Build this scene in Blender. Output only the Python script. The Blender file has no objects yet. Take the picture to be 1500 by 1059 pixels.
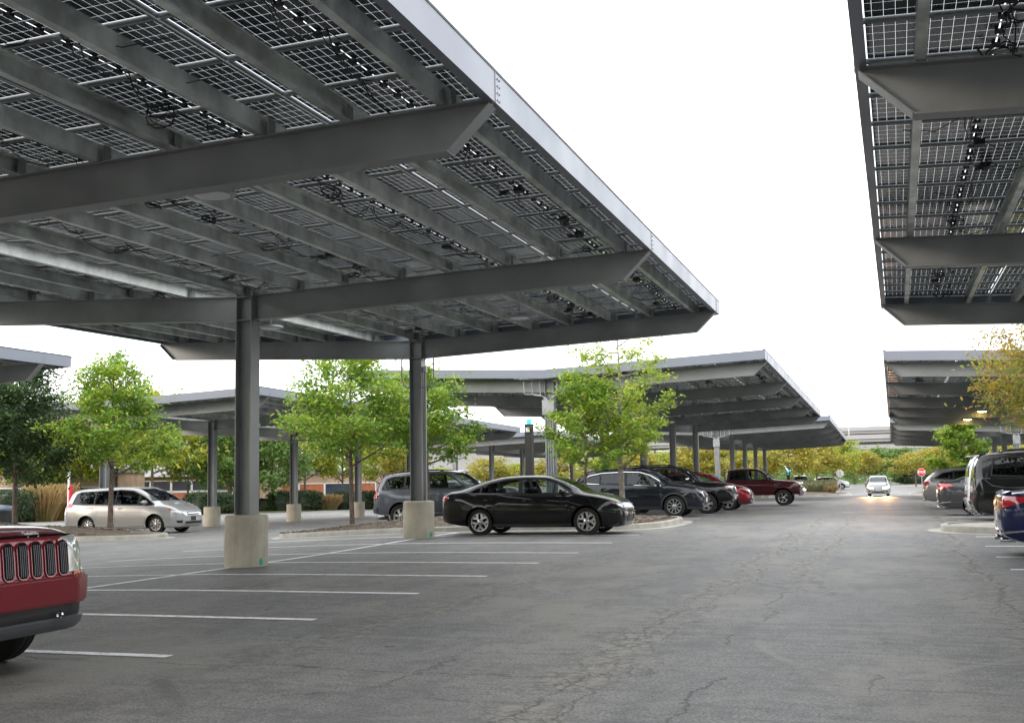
import bpy, bmesh, math, random
import numpy as np
from mathutils import Vector, Matrix
from mathutils.bvhtree import BVHTree
random.seed(7); rng = np.random.default_rng(7)
C = bpy.data.collections.new('scene_objects'); bpy.context.scene.collection.children.link(C)
R = math.radians
SC = bpy.context.scene

# ------------------------------------------------------------------ camera
F_PX, WPX, HPX, CAMH = 1700.0, 1500.0, 1059.0, 1.42
def cam_basis(vp=(1316, 692), roll=0.017):
    x = vp[0] - WPX/2; y = -(vp[1] - HPX/2)
    c, s = math.cos(roll), math.sin(roll)
    xd = c*x + s*y; yd = -s*x + c*y
    p = math.atan2(-yd, F_PX); cp, sp = math.cos(p), math.sin(p)
    yaw = math.atan2(xd, F_PX*cp - yd*sp)
    fw = Vector((-math.sin(yaw)*cp, math.cos(yaw)*cp, sp))
    r0 = Vector((math.cos(yaw), math.sin(yaw), 0)); u0 = r0.cross(fw)
    return c*r0 - s*u0, s*r0 + c*u0, fw
CR, CU, CF = cam_basis()
cd = bpy.data.cameras.new('camera'); cam = bpy.data.objects.new('camera', cd); C.objects.link(cam)
M = Matrix((CR, CU, -CF)).transposed().to_4x4(); M.translation = Vector((0, 0, CAMH)); cam.matrix_world = M
cd.sensor_fit = 'HORIZONTAL'; cd.sensor_width = 36; cd.lens = 36*F_PX/WPX; cd.clip_end = 3000; cd.clip_start = .05
SC.camera = cam
def project(P):
    v = Vector(P) - Vector((0, 0, CAMH)); z = v.dot(CF)
    return (WPX/2 + F_PX*v.dot(CR)/z, HPX/2 - F_PX*v.dot(CU)/z, z)

# ------------------------------------------------------------------ terrain
def sm(t): t = min(1, max(0, t)); return t*t*(3 - 2*t)
def zg(x, y):
    z = 0.0
    if x < -8: z -= .0031*(max(x, -17.5) + 8)**2
    if x < -17.5: z -= .017*(-17.5 - max(x, -34))
    z += .07*sm((y - 20)/8) - .0095*max(0, min(y, 112) - 38)
    return z

# ------------------------------------------------------------------ materials
MATS = {}
def nt(name):
    m = bpy.data.materials.new(name); m.use_nodes = True; MATS[name] = m
    n = m.node_tree; n.nodes.clear(); o = n.nodes.new('ShaderNodeOutputMaterial')
    return m, n, o
class G:
    def __init__(s, n): s.n = n
    def node(s, t, **kw):
        a = s.n.nodes.new(t)
        for k, v in kw.items(): setattr(a, k, v)
        return a
    def link(s, a, b): s.n.links.new(a, b)
    def val(s, sock, v):
        if isinstance(v, (int, float)): sock.default_value = v
        elif isinstance(v, tuple): sock.default_value = v if len(v) == len(sock.default_value) else (*v, 1)
        else: s.n.links.new(v, sock)
    def math(s, op, a, b=0.0, c=0.0, clamp=False):
        m = s.node('ShaderNodeMath', operation=op, use_clamp=clamp)
        s.val(m.inputs[0], a); s.val(m.inputs[1], b); s.val(m.inputs[2], c); return m.outputs[0]
    def mix(s, f, a, b, mode='MIX'):
        m = s.node('ShaderNodeMix', data_type='RGBA', blend_type=mode)
        s.val(m.inputs[0], f); s.val(m.inputs[6], a); s.val(m.inputs[7], b); return m.outputs[2]
    def noise(s, vec, scale, detail=4, rough=.55, out=0, dist=0):
        m = s.node('ShaderNodeTexNoise'); m.inputs['Scale'].default_value = scale
        m.inputs['Detail'].default_value = detail; m.inputs['Roughness'].default_value = rough; m.inputs['Distortion'].default_value = dist
        if vec is not None: s.link(vec, m.inputs['Vector'])
        return m.outputs[out]
    def ramp(s, f, lo, hi, a=0.0, b=1.0):
        m = s.node('ShaderNodeMapRange', clamp=True, interpolation_type='SMOOTHSTEP')
        s.val(m.inputs[0], f); s.val(m.inputs[1], lo); s.val(m.inputs[2], hi); s.val(m.inputs[3], a); s.val(m.inputs[4], b); return m.outputs[0]
    def obj(s): return s.node('ShaderNodeTexCoord').outputs['Object']
    def scale(s, vec, xyz, rot=(0, 0, 0)):
        m = s.node('ShaderNodeMapping'); m.inputs['Scale'].default_value = xyz; m.inputs['Rotation'].default_value = rot; s.link(vec, m.inputs['Vector']); return m.outputs[0]
    def bsdf(s, col, rough=.6, metal=0, spec=.5, **kw):
        b = s.node('ShaderNodeBsdfPrincipled'); s.val(b.inputs['Base Color'], col); s.val(b.inputs['Roughness'], rough)
        s.val(b.inputs['Metallic'], metal); s.val(b.inputs['Specular IOR Level'], spec)
        for k, v in kw.items(): s.val(b.inputs[k.replace('_', ' ')], v)
        return b
    def bump(s, h, dist=.01, strength=.5):
        b = s.node('ShaderNodeBump'); b.inputs['Distance'].default_value = dist; b.inputs['Strength'].default_value = strength
        s.link(h, b.inputs['Height']); return b.outputs[0]
def mat(name, col, rough=.6, metal=0, spec=.5, var=.15, vscale=3.0, coat=0, bump=0, bscale=40, emit=None, **kw):
    if name in MATS: return MATS[name]
    m, n, o = nt(name); g = G(n); v = g.obj()
    f = g.noise(v, vscale, 5)
    lo = tuple(c*(1 - var) for c in col); hi = tuple(min(1, c*(1 + var)) for c in col)
    c = g.mix(g.ramp(f, .3, .7), lo, hi)
    b = g.bsdf(c, g.ramp(f, .3, .7, max(0, rough - .06), min(1, rough + .06)), metal, spec, **kw)
    if coat: b.inputs['Coat Weight'].default_value = coat; b.inputs['Coat Roughness'].default_value = .04
    if bump: g.link(g.bump(g.noise(v, bscale, 3), bump), b.inputs['Normal'])
    if emit: b.inputs['Emission Color'].default_value = (*emit[0], 1); b.inputs['Emission Strength'].default_value = emit[1]
    g.link(b.outputs[0], o.inputs[0]); return m

STEEL = mat('painted_steel', (.235, .248, .248), .42, .35, .5, .13, 1.2, bump=.0006, bscale=60)
FASC = mat('fascia_metal', (.165, .185, .225), .42, .1, .6, .05, .8)
GALV = mat('galvanised_steel', (.60, .63, .60), .36, .7, .5, .3, 2.5)
GALVD = mat('panel_frame_metal', (.16, .165, .165), .4, .5, .5, .2, 3)
BLACK = mat('black_plastic', (.012, .012, .013), .5, 0, .4, .2, 5)
CHROME = mat('chrome', (.62, .63, .65), .12, 1, .5, .05, 5)
SILVER = mat('alloy', (.48, .49, .5), .25, .85, .5, .05, 5)
RUBBER = mat('tyre_rubber', (.018, .018, .018), .75, 0, .3, .3, 12, bump=.001, bscale=90)
def glassm(name, tint):
    m, n, o = nt(name); g = G(n); t = g.node('ShaderNodeBsdfTransparent'); t.inputs[0].default_value = (*tint, 1)
    gl = g.node('ShaderNodeBsdfGlossy'); gl.inputs['Roughness'].default_value = .02; gl.inputs['Color'].default_value = (.9, .95, 1, 1)
    fr = g.node('ShaderNodeFresnel'); fr.inputs[0].default_value = 1.5; mx = g.node('ShaderNodeMixShader')
    g.link(fr.outputs[0], mx.inputs[0]); g.link(t.outputs[0], mx.inputs[1]); g.link(gl.outputs[0], mx.inputs[2]); g.link(mx.outputs[0], o.inputs[0]); return m
GLASS = glassm('window_glass', (.62, .68, .66)); PRIV = glassm('tinted_glass', (.16, .18, .20))
SEATM = mat('seat_fabric', (.05, .048, .045), .9, 0, .2, .2, 6)
LAMPG = mat('headlamp_lens', (.42, .44, .46), .08, .35, .8, .35, 9, coat=1)
REDG = mat('tail_lamp_lens', (.42, .012, .016), .12, 0, .7, .2, 12, coat=1)
AMBER = mat('amber_lens', (.6, .13, .03), .15, 0, .6, .1, 10, coat=1)
DARKIN = mat('dark_interior', (.006, .006, .006), .9, 0, .1)
CLAD = mat('body_cladding', (.035, .036, .038), .55, 0, .4, .15, 8)
CONDUIT = mat('grey_conduit', (.36, .37, .38), .4, .5, .5, .1, 4)
BARK = mat('tree_bark', (.13, .105, .085), .9, 0, .2, .35, 9, bump=.01, bscale=30)
BARKL = mat('pale_bark', (.22, .2, .17), .9, 0, .2, .35, 9, bump=.01, bscale=30)
WHITEP = mat('white_enamel', (.72, .73, .74), .4, 0, .5, .05, 3)

def concrete(name, col):
    m, n, o = nt(name); g = G(n); v = g.obj()
    a = g.noise(v, 1.3, 6, .6); b = g.noise(v, 22, 4); c = g.noise(g.scale(v, (9, 9, .8)), 1, 4)
    col1 = g.mix(g.ramp(a, .3, .72), tuple(x*.74 for x in col), tuple(x*1.12 for x in col))
    col2 = g.mix(g.ramp(c, .52, .8, 0, .45), col1, tuple(x*.5 for x in col))
    col3 = g.mix(g.ramp(b, .6, .75, 0, .5), col2, tuple(x*.55 for x in col))
    bs = g.bsdf(col3, .85, 0, .3); g.link(g.bump(b, .004), bs.inputs['Normal']); g.link(bs.outputs[0], o.inputs[0]); return m
CONC = concrete('footing_concrete', (.50, .465, .37)); KERB = concrete('kerb_concrete', (.40, .385, .34)); PALE = mat('overpass_concrete', (.30, .30, .30), .8, 0, .3, .12, .05)

def asphalt():
    m, n, o = nt('asphalt'); g = G(n); v = g.obj()
    sep = g.node('ShaderNodeSeparateXYZ'); g.link(v, sep.inputs[0]); X, Y = sep.outputs[0], sep.outputs[1]
    big = g.noise(g.scale(v, (.35, .09, 1)), 1, 5, .6); med = g.noise(g.scale(v, (1.3, .6, 1)), 1, 8, .75)
    fine = g.noise(v, 42, 4, .75); grit = g.noise(v, 75, 4, .8); mid = g.noise(v, 7, 8, .8); strk = g.noise(g.scale(v, (.7, 7, 1)), 1, 6, .75)
    base = g.mix(g.ramp(big, .35, .65), (.140, .143, .145), (.215, .208, .192))
    base = g.mix(g.ramp(med, .46, .58, 0, .65), base, (.085, .087, .088))
    base = g.mix(g.ramp(strk, .52, .62, 0, .6), base, (.20, .197, .185)); base = g.mix(g.ramp(strk, .47, .40, 0, .5), base, (.075, .077, .08))
    base = g.mix(g.ramp(mid, .52, .60, 0, .7), base, (.20, .195, .182)); base = g.mix(g.ramp(mid, .48, .42, 0, .5), base, (.07, .07, .072))
    base = g.mix(g.ramp(fine, .48, .56, 0, .65), base, (.055, .056, .058))
    base = g.mix(g.ramp(grit, .55, .62, 0, .85), base, (.30, .295, .275))
    worn = g.noise(g.scale(v, (.28, .16, 1)), 1.3, 6, .7)
    base = g.mix(g.ramp(worn, .50, .60, 0, .5), base, (.235, .222, .19)); base = g.mix(g.ramp(worn, .46, .38, 0, .35), base, (.08, .083, .086))
    base = g.mix(g.math('MULTIPLY', g.ramp(g.noise(v, 1.4, 5, .7), .58, .68, 0, .6), g.ramp(X, -5.2, -7.0)), base, (.06, .06, .058))
    wob = g.math('MULTIPLY', g.math('SUBTRACT', g.noise(g.scale(v, (.2, .35, 1)), 1, 3), .5), .9)
    def band(x0, w, y0=None, y1=None, seed=0):
        d = g.math('ABSOLUTE', g.math('SUBTRACT', g.math('ADD', X, wob), x0))
        f = g.ramp(d, w*.25, w, 1, 0)
        if y0 is not None: f = g.math('MULTIPLY', f, g.ramp(Y, y0, y0 + 3))
        if y1 is not None: f = g.math('MULTIPLY', f, g.ramp(Y, y1, y1 + 8, 1, 0))
        return f
    bands = band(-2.25, .42); bands2 = g.math('MAXIMUM', band(-1.4, .38, 14, 34), band(1.05, .32)); bands3 = band(-5.0, .5, 6, 26)
    allb = g.math('MAXIMUM', bands, g.math('MAXIMUM', bands2, g.math('MULTIPLY', bands3, .55)))
    allb = g.math('MULTIPLY', allb, g.ramp(g.noise(v, 1.1, 4), .3, .55))
    # alligator cracking in the bands
    dv = g.node('ShaderNodeVectorMath', operation='ADD'); g.link(g.scale(v, (1, .55, 1)), dv.inputs[0])
    ns = g.node('ShaderNodeVectorMath', operation='SCALE'); g.link(g.noise(v, 3.5, 4, .6, 1), ns.inputs[0]); ns.inputs['Scale'].default_value = .35
    g.link(ns.outputs[0], dv.inputs[1])
    vo = g.node('ShaderNodeTexVoronoi', feature='DISTANCE_TO_EDGE'); vo.inputs['Scale'].default_value = 4.6; g.link(dv.outputs[0], vo.inputs['Vector'])
    ck = g.math('MULTIPLY', g.ramp(vo.outputs[0], .012, .05, 1, 0), allb)
    # larger cracks anywhere, broken up
    vo2 = g.node('ShaderNodeTexVoronoi', feature='DISTANCE_TO_EDGE'); vo2.inputs['Scale'].default_value = .42; g.link(dv.outputs[0], vo2.inputs['Vector'])
    ck2 = g.math('MULTIPLY', g.ramp(vo2.outputs[0], .002, .009, 1, 0), g.ramp(g.noise(v, .45, 3), .50, .60))
    vo3 = g.node('ShaderNodeTexVoronoi', feature='DISTANCE_TO_EDGE'); vo3.inputs['Scale'].default_value = 1.7; g.link(dv.outputs[0], vo3.inputs['Vector'])
    ck2 = g.math('MAXIMUM', ck2, g.math('MULTIPLY', g.ramp(vo3.outputs[0], .004, .016, 1, 0), g.math('MULTIPLY', g.ramp(g.noise(v, .9, 4), .62, .70), .5)))
    base = g.mix(g.math('MULTIPLY', allb, .75), base, g.mix(g.ramp(mid, .42, .58), (.105, .10, .088), (.25, .238, .205)))
    # transverse seams every few metres, faint and light
    wy = g.math('ADD', Y, g.math('MULTIPLY', g.math('SUBTRACT', g.noise(g.scale(v, (.25, .15, 1)), 1, 4), .5), 1.6))
    ph = g.math('ABSOLUTE', g.math('SUBTRACT', g.math('FRACT', g.math('DIVIDE', wy, 2.15)), .5))
    seam = g.math('MULTIPLY', g.ramp(ph, .004, .018, 1, 0), g.ramp(g.noise(g.scale(v, (.3, .8, 1)), 1, 3), .44, .6))
    base = g.mix(g.math('MULTIPLY', seam, .45), base, (.25, .245, .23))
    # pale tyre arcs
    def arc(cx, cy, r, w, k):
        q = g.node('ShaderNodeVectorMath', operation='DISTANCE'); g.link(v, q.inputs[0]); q.inputs[1].default_value = (cx, cy, 0)
        d = g.math('ABSOLUTE', g.math('SUBTRACT', g.math('ADD', q.outputs['Value'], g.math('MULTIPLY', wob, .3)), r))
        return g.math('MULTIPLY', g.ramp(d, w*.3, w, 1, 0), g.ramp(g.noise(v, .7, 3), .42 + .0*k, .58))
    arcs = g.math('MAXIMUM', arc(1.2, 10.6, 2.45, .06, 1), g.math('MAXIMUM', arc(-6, 14, 8.0, .07, 2), g.math('MAXIMUM', arc(3.5, 20, 9.6, .06, 3), arc(-1, 2, 8.6, .06, 4))))
    base = g.mix(g.math('MULTIPLY', arcs, .3), base, (.26, .25, .235))
    dk = g.math('MULTIPLY', arc(-7.4, 5.0, 3.3, .09, 1), .45)
    base = g.mix(dk, base, (.04, .04, .042))
    # oil spots
    sp = g.node('ShaderNodeTexVoronoi', feature='F1'); sp.inputs['Scale'].default_value = .8; g.link(v, sp.inputs['Vector'])
    base = g.mix(g.ramp(sp.outputs['Distance'], .03, .06, .7, 0), base, (.03, .03, .03))
    wf = g.math('MULTIPLY', g.math('SUBTRACT', g.noise(g.scale(v, (1, 1.3, 1)), 1, 6, .7), .5), .5)
    def core(x0, w, off): return g.math('MULTIPLY', g.ramp(g.math('ABSOLUTE', g.math('SUBTRACT', g.math('ADD', g.math('ADD', X, wob), wf), x0)), w*.4, w, 1, 0), g.ramp(g.noise(g.scale(v, (.2, .6, 1)), 1 + off, 3), .42, .5))
    def cory(y0, w, off): return g.math('MULTIPLY', g.ramp(g.math('ABSOLUTE', g.math('SUBTRACT', g.math('ADD', g.math('ADD', Y, wob), wf), y0)), w*.4, w, 1, 0), g.ramp(g.noise(g.scale(v, (.3, .3, 1)), 1 + off, 3), .43, .5))
    lines = g.math('MAXIMUM', core(-2.25, .016, 0), g.math('MAXIMUM', core(1.05, .03, .7), g.math('MAXIMUM', core(-2.0, .011, 1.1), g.math('MAXIMUM', cory(8.2, .014, .3), g.math('MAXIMUM', cory(10.6, .012, .9), g.math('MAXIMUM', core(-1.35, .02, .5), cory(15.2, .016, 1.7)))))))
    cr = g.math('MAXIMUM', g.math('MAXIMUM', ck, lines), g.math('MULTIPLY', ck2, .8))
    base = g.mix(g.math('MULTIPLY', cr, .65), base, (.028, .028, .027))
    rough = g.ramp(fine, .3, .7, .55, .75)
    b = g.bsdf(base, rough, 0, .42)
    h = g.math('SUBTRACT', g.math('ADD', fine, g.math('MULTIPLY', grit, .6)), g.math('MULTIPLY', cr, 2.0))
    g.link(g.bump(h, .004, .7), b.inputs['Normal']); g.link(b.outputs[0], o.inputs[0]); return m
ASPH = asphalt()

def paintline():
    m, n, o = nt('road_paint'); g = G(n); v = g.obj()
    w = g.noise(v, 9, 6, .7); w2 = g.noise(v, 60, 3, .7)
    c = g.mix(g.ramp(g.math('ADD', g.math('MULTIPLY', w, .6), g.math('MULTIPLY', w2, .4)), .46, .62), (.88, .89, .90), (.45, .45, .44))
    b = g.bsdf(c, .6, 0, .4); g.link(b.outputs[0], o.inputs[0]); return m
PAINTL = paintline()

def mulch():
    m, n, o = nt('bark_mulch'); g = G(n); v = g.obj()
    a = g.noise(v, 14, 5, .7); b_ = g.noise(g.scale(v, (30, 12, 20)), 1, 4, .7)
    c = g.mix(g.ramp(a, .35, .7), (.075, .058, .045), (.17, .14, .115)); c = g.mix(g.ramp(b_, .55, .75, 0, .8), c, (.30, .26, .21))
    b = g.bsdf(c, .95, 0, .2); g.link(g.bump(b_, .03, 1), b.inputs['Normal']); g.link(b.outputs[0], o.inputs[0]); return m
MULCH = mulch()
def grassm(name, a, b2):
    m, n, o = nt(name); g = G(n); v = g.obj()
    c = g.mix(g.ramp(g.noise(v, .6, 6, .7), .3, .7), a, b2); c = g.mix(g.ramp(g.noise(v, 9, 4), .4, .7, 0, .5), c, tuple(x*.5 for x in a))
    b = g.bsdf(c, .9, 0, .2); g.link(b.outputs[0], o.inputs[0]); return m
GRASS = grassm('verge_grass', (.05, .075, .022), (.11, .12, .045))

def leafmat(name, c1, c2, c3, hi=None):
    m, n, o = nt(name); g = G(n); geo = g.node('ShaderNodeNewGeometry'); v = g.obj()
    r = geo.outputs['Random Per Island']; nz = g.noise(v, 1.1, 3, .6)
    c = g.mix(g.ramp(r, 0, 1), c1, c2); c = g.mix(g.ramp(nz, .45, .68), c, c3)
    if hi:
        c = g.mix(g.math('MULTIPLY', g.ramp(r, .86, .9), .6), c, hi)
    b = g.bsdf(c, .55, 0, .35); t = g.node('ShaderNodeBsdfTranslucent'); g.link(c, t.inputs['Color'])
    mx = g.node('ShaderNodeMixShader'); mx.inputs[0].default_value = .42; g.link(b.outputs[0], mx.inputs[1]); g.link(t.outputs[0], mx.inputs[2])
    g.link(mx.outputs[0], o.inputs[0]); return m
LEAF_G = leafmat('green_leaves', (.11, .225, .035), (.23, .37, .045), (.34, .45, .05), (.46, .46, .06))
LEAF_L = leafmat('light_green_leaves', (.21, .33, .04), (.32, .43, .05), (.38, .45, .05), (.50, .47, .06))
LEAF_D = leafmat('dark_green_leaves', (.028, .06, .022), (.05, .095, .03), (.075, .12, .035))
LEAF_Y = leafmat('yellow_leaves', (.29, .28, .045), (.46, .38, .05), (.17, .24, .05), (.50, .27, .05))
LEAF_YG = leafmat('yellow_green_leaves', (.23, .31, .04), (.42, .43, .045), (.21, .29, .045), (.56, .45, .05))
LEAF_A = leafmat('autumn_leaves', (.25, .26, .03), (.44, .30, .04), (.19, .26, .035), (.55, .17, .06))
LEAF_W = leafmat('woodland_leaves', (.11, .20, .045), (.20, .29, .07), (.09, .17, .045))
HEDGE = leafmat('hedge_leaves', (.02, .045, .018), (.04, .07, .022), (.05, .08, .025))
STRAW = leafmat('straw_blades', (.26, .17, .07), (.36, .25, .11), (.22, .2, .07), (.44, .30, .17))
SAGE = leafmat('sage_blades', (.15, .16, .08), (.24, .22, .12), (.10, .13, .05), (.32, .26, .15))

def solar():
    m, n, o = nt('solar_cells'); g = G(n)
    uv = g.node('ShaderNodeUVMap'); sep = g.node('ShaderNodeSeparateXYZ'); g.link(uv.outputs[0], sep.inputs[0]); U, V = sep.outputs[0], sep.outputs[1]
    def ln(c, w):
        d = g.math('ABSOLUTE', g.math('SUBTRACT', g.math('FRACT', g.math('ADD', c, .5)), .5)); return g.math('LESS_THAN', d, w)
    gaps = g.math('MAXIMUM', ln(U, .0095), ln(V, .0055))
    # dashes down the middle: wide strip broken by the junction boxes
    mid = g.math('MULTIPLY', g.math('LESS_THAN', g.math('ABSOLUTE', g.math('SUBTRACT', U, 12.0)), .07),
                 g.math('LESS_THAN', g.math('ABSOLUTE', g.math('SUBTRACT', g.math('FRACT', g.math('MULTIPLY', V, .5)), .5)), .42))
    edge = g.math('MAXIMUM', g.math('MAXIMUM', g.math('LESS_THAN', U, .38), g.math('GREATER_THAN', U, 23.62)),
                  g.math('MAXIMUM', g.math('LESS_THAN', V, .19), g.math('GREATER_THAN', V, 5.81)))
    msk = g.math('MAXIMUM', g.math('MAXIMUM', gaps, mid), edge)
    rnd = g.node('ShaderNodeObjectInfo').outputs['Random']
    col = g.mix(rnd, (.024, .030, .038), (.046, .054, .068))
    b = g.bsdf(col, .16, 0, .55); t = g.node('ShaderNodeBsdfTransparent'); t.inputs[0].default_value = (.58, .62, .64, 1)
    mx = g.node('ShaderNodeMixShader'); g.link(msk, mx.inputs[0]); g.link(b.outputs[0], mx.inputs[1]); g.link(t.outputs[0], mx.inputs[2])
    g.link(mx.outputs[0], o.inputs[0]); return m
SOLAR = solar()

def paint(name, col, metal=.35, rough=.38):
    if name in MATS: return MATS[name]
    m, n, o = nt(name); g = G(n); v = g.obj()
    fl = g.noise(v, 380, 2); dirt = g.noise(v, 2.2, 5, .6)
    c = g.mix(g.ramp(fl, .35, .65), tuple(x*.85 for x in col), tuple(min(1, x*1.15) for x in col))
    c = g.mix(g.ramp(dirt, .55, .8, 0, .035), c, (.2, .18, .15))
    b = g.bsdf(c, rough, metal, .12); b.inputs['Coat Weight'].default_value = .85; g.val(b.inputs['Coat Roughness'], g.ramp(dirt, .4, .8, .03, .12))
    g.link(b.outputs[0], o.inputs[0]); return m

# ------------------------------------------------------------------ object helpers
def props(o, label=None, cat=None, group=None, kind=None):
    if label: o['label'] = label
    if cat: o['category'] = cat
    if group: o['group'] = group
    if kind: o['kind'] = kind
    return o
def empty(name, loc, rz=0, **kw):
    o = bpy.data.objects.new(name, None); C.objects.link(o); o.location = loc; o.rotation_euler = (0, 0, rz); o.empty_display_size = .2
    return props(o, **kw)
class MB:
    """collects shapes for ONE mesh object"""
    def __init__(s): s.v = []; s.f = []; s.m = []
    def add(s, vs, fs, mi=0):
        k = len(s.v); s.v += [tuple(x) for x in vs]; s.f += [tuple(k + i for i in f) for f in fs]; s.m += [mi]*len(fs)
    def box(s, c, d, mi=0, rot=None):
        x, y, z = (q/2 for q in d); P = [Vector((a*x, b*y, e*z)) for e in (-1, 1) for b in (-1, 1) for a in (-1, 1)]
        if rot is not None: P = [rot @ p for p in P]
        s.add([p + Vector(c) for p in P], [(0, 2, 3, 1), (4, 5, 7, 6), (0, 1, 5, 4), (2, 6, 7, 3), (0, 4, 6, 2), (1, 3, 7, 5)], mi)
    def sweep(s, prof, rings, mi=0, cap=True):
        """prof n points; rings = list of lists of 3D points"""
        n = len(rings[0]); vs = [p for r in rings for p in r]; fs = []
        for i in range(len(rings) - 1):
            for j in range(n): fs.append((i*n + j, i*n + (j+1) % n, (i+1)*n + (j+1) % n, (i+1)*n + j))
        if cap: fs.append(tuple(range(n))[::-1]); fs.append(tuple((len(rings)-1)*n + j for j in range(n)))
        s.add(vs, fs, mi)
    def tube(s, pts, r, n=8, mi=0, radii=None):
        pts = [Vector(p) for p in pts]; rings = []
        for i, p in enumerate(pts):
            t = (pts[min(i+1, len(pts)-1)] - pts[max(i-1, 0)]).normalized()
            a = t.cross(Vector((0, 0, 1)) if abs(t.z) < .9 else Vector((1, 0, 0))).normalized(); b = t.cross(a)
            rr = radii[i] if radii else r
            rings.append([p + rr*(math.cos(2*math.pi*k/n)*a + math.sin(2*math.pi*k/n)*b) for k in range(n)])
        s.sweep(None, rings, mi)
    def lathe(s, prof, c=(0, 0, 0), n=24, mi=0, axis='z', closed=False):
        vs = []; fs = []; L = len(prof)
        for k in range(n):
            a = 2*math.pi*k/n
            for r, h in prof:
                p = (r*math.cos(a), r*math.sin(a), h) if axis == 'z' else (r*math.cos(a), h, r*math.sin(a))
                vs.append(Vector(p) + Vector(c))
        for k in range(n):
            for j in range(L if closed else L - 1):
                j2 = (j+1) % L; k2 = (k+1) % n; fs.append((k*L + j, k2*L + j, k2*L + j2, k*L + j2))
        s.add(vs, fs, mi)
    def poly(s, pts, h, axis, mi=0):
        """extrude a planar polygon (3D pts) along vector h"""
        n = len(pts); h = Vector(axis)*h
        s.add(list(pts) + [Vector(p) + h for p in pts], [tuple(range(n))[::-1], tuple(range(n, 2*n))] + [(i, (i+1) % n, n + (i+1) % n, n + i) for i in range(n)], mi)
    def mesh(s, name, mats, smooth=False, angle=35):
        me = bpy.data.meshes.new(name); me.from_pydata(s.v, [], s.f)
        for m in (mats if isinstance(mats, (list, tuple)) else [mats]): me.materials.append(m)
        if any(s.m): me.polygons.foreach_set('material_index', s.m)
        bm = bmesh.new(); bm.from_mesh(me); bmesh.ops.recalc_face_normals(bm, faces=bm.faces); bm.to_mesh(me); bm.free()
        if smooth: shade(me, angle)
        return me
    def build(s, name, mats, parent=None, smooth=False, angle=35, loc=(0, 0, 0), **kw):
        return link(name, s.mesh(name, mats, smooth, angle), parent, loc, **kw)
def shade(me, angle=35):
    me.polygons.foreach_set('use_smooth', [True]*len(me.polygons)); me.set_sharp_from_angle(angle=R(angle)); me.update()
def link(name, me, parent=None, loc=(0, 0, 0), **kw):
    o = bpy.data.objects.new(name, me); C.objects.link(o); o.location = loc
    if parent: o.parent = parent
    return props(o, **kw)
def copy_tree(o, parent=None):
    c = o.copy(); C.objects.link(c); c.parent = parent
    for ch in list(o.children): copy_tree(ch, c)
    return c

# ------------------------------------------------------------------ ground
def sheet(xs, ys, zf, name, m, dz=0):
    vs = [(x, y, zf(x, y) + dz) for y in ys for x in xs]; n = len(xs)
    fs = [(j*n + i, j*n + i + 1, (j+1)*n + i + 1, (j+1)*n + i) for j in range(len(ys)-1) for i in range(n-1)]
    b = MB(); b.add(vs, fs); return b.mesh(name, m, True, 60)
xs = [-900, -400, -200, -120, -90, -70, -55] + [x*1.0 for x in range(-45, 31)] + [35, 45, 60, 90, 150, 400, 900]
ys = [-60, -30, -12] + [y*1.0 for y in range(-6, 80)] + [85, 90, 100, 112, 130, 160, 200, 300, 600, 1500]
link('parking_lot_ground', sheet(xs, ys, zg, 'parking_lot_ground', ASPH), kind='structure')
# verge beyond the lot
def flat_patch(name, pts, m, dz, kind='structure', h=.12):
    b = MB(); b.poly([Vector((x, y, zg(x, y) + dz)) for x, y in pts], h, (0, 0, 1)); return b.build(name, m, kind=kind)
flat_patch('grass_verge', [(-8, 200), (60, 198), (700, 205), (900, 1400), (-900, 1400), (-500, 250), (-120, 203)], GRASS, -.08)
flat_patch('grass_verge', [(-46, 84), (-52, 112), (-140, 150), (-140, 96), (-80, 66), (-60, 66)], GRASS, -.08)

def line(x0, y0, x1, y1, w=.14, name='painted_line', b=None):
    L = math.hypot(x1-x0, y1-y0); n = max(1, int(L/.5)); dx, dy = (x1-x0)/L, (y1-y0)/L; px, py = -dy*w/2, dx*w/2
    own = b is None; b = b or MB()
    vs = []
    for i in range(n + 1):
        x = x0 + dx*L*i/n; y = y0 + dy*L*i/n; vs += [(x + px, y + py, zg(x + px, y + py) + .005), (x - px, y - py, zg(x - px, y - py) + .005)]
    b.add(vs, [(2*i, 2*i+2, 2*i+3, 2*i+1) for i in range(n)])
    if own: return b.build(name, PAINTL, kind='structure')
b = MB(); rowY = [3.3, 5.9, 8.45, 11.0, 13.75, 16.35, 18.97, 21.5, 24.25, 27.0, 29.15]
for y in rowY[:-1]: line(-5.83, y, -16.4, y, b=b)
line(-11.12, -2, -11.12, 28.9, b=b)
for y in [34.4 + 2.66*k for k in range(15)]: line(-6.0, y, -16.5, y, b=b)
for y in [10.6, 13.2, 15.8, 18.35, 20.93, 23.5, 26.2] + [34.6 + 2.66*k for k in range(15)]: line(1.47, y, 6.8, y, b=b)
for y in [-1 + 2.66*k for k in range(12)] + [36 + 2.66*k for k in range(14)]: line(-24.6, y, -35.2, y, b=b)
b.build('parking_stall_lines', PAINTL, kind='structure')

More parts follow.
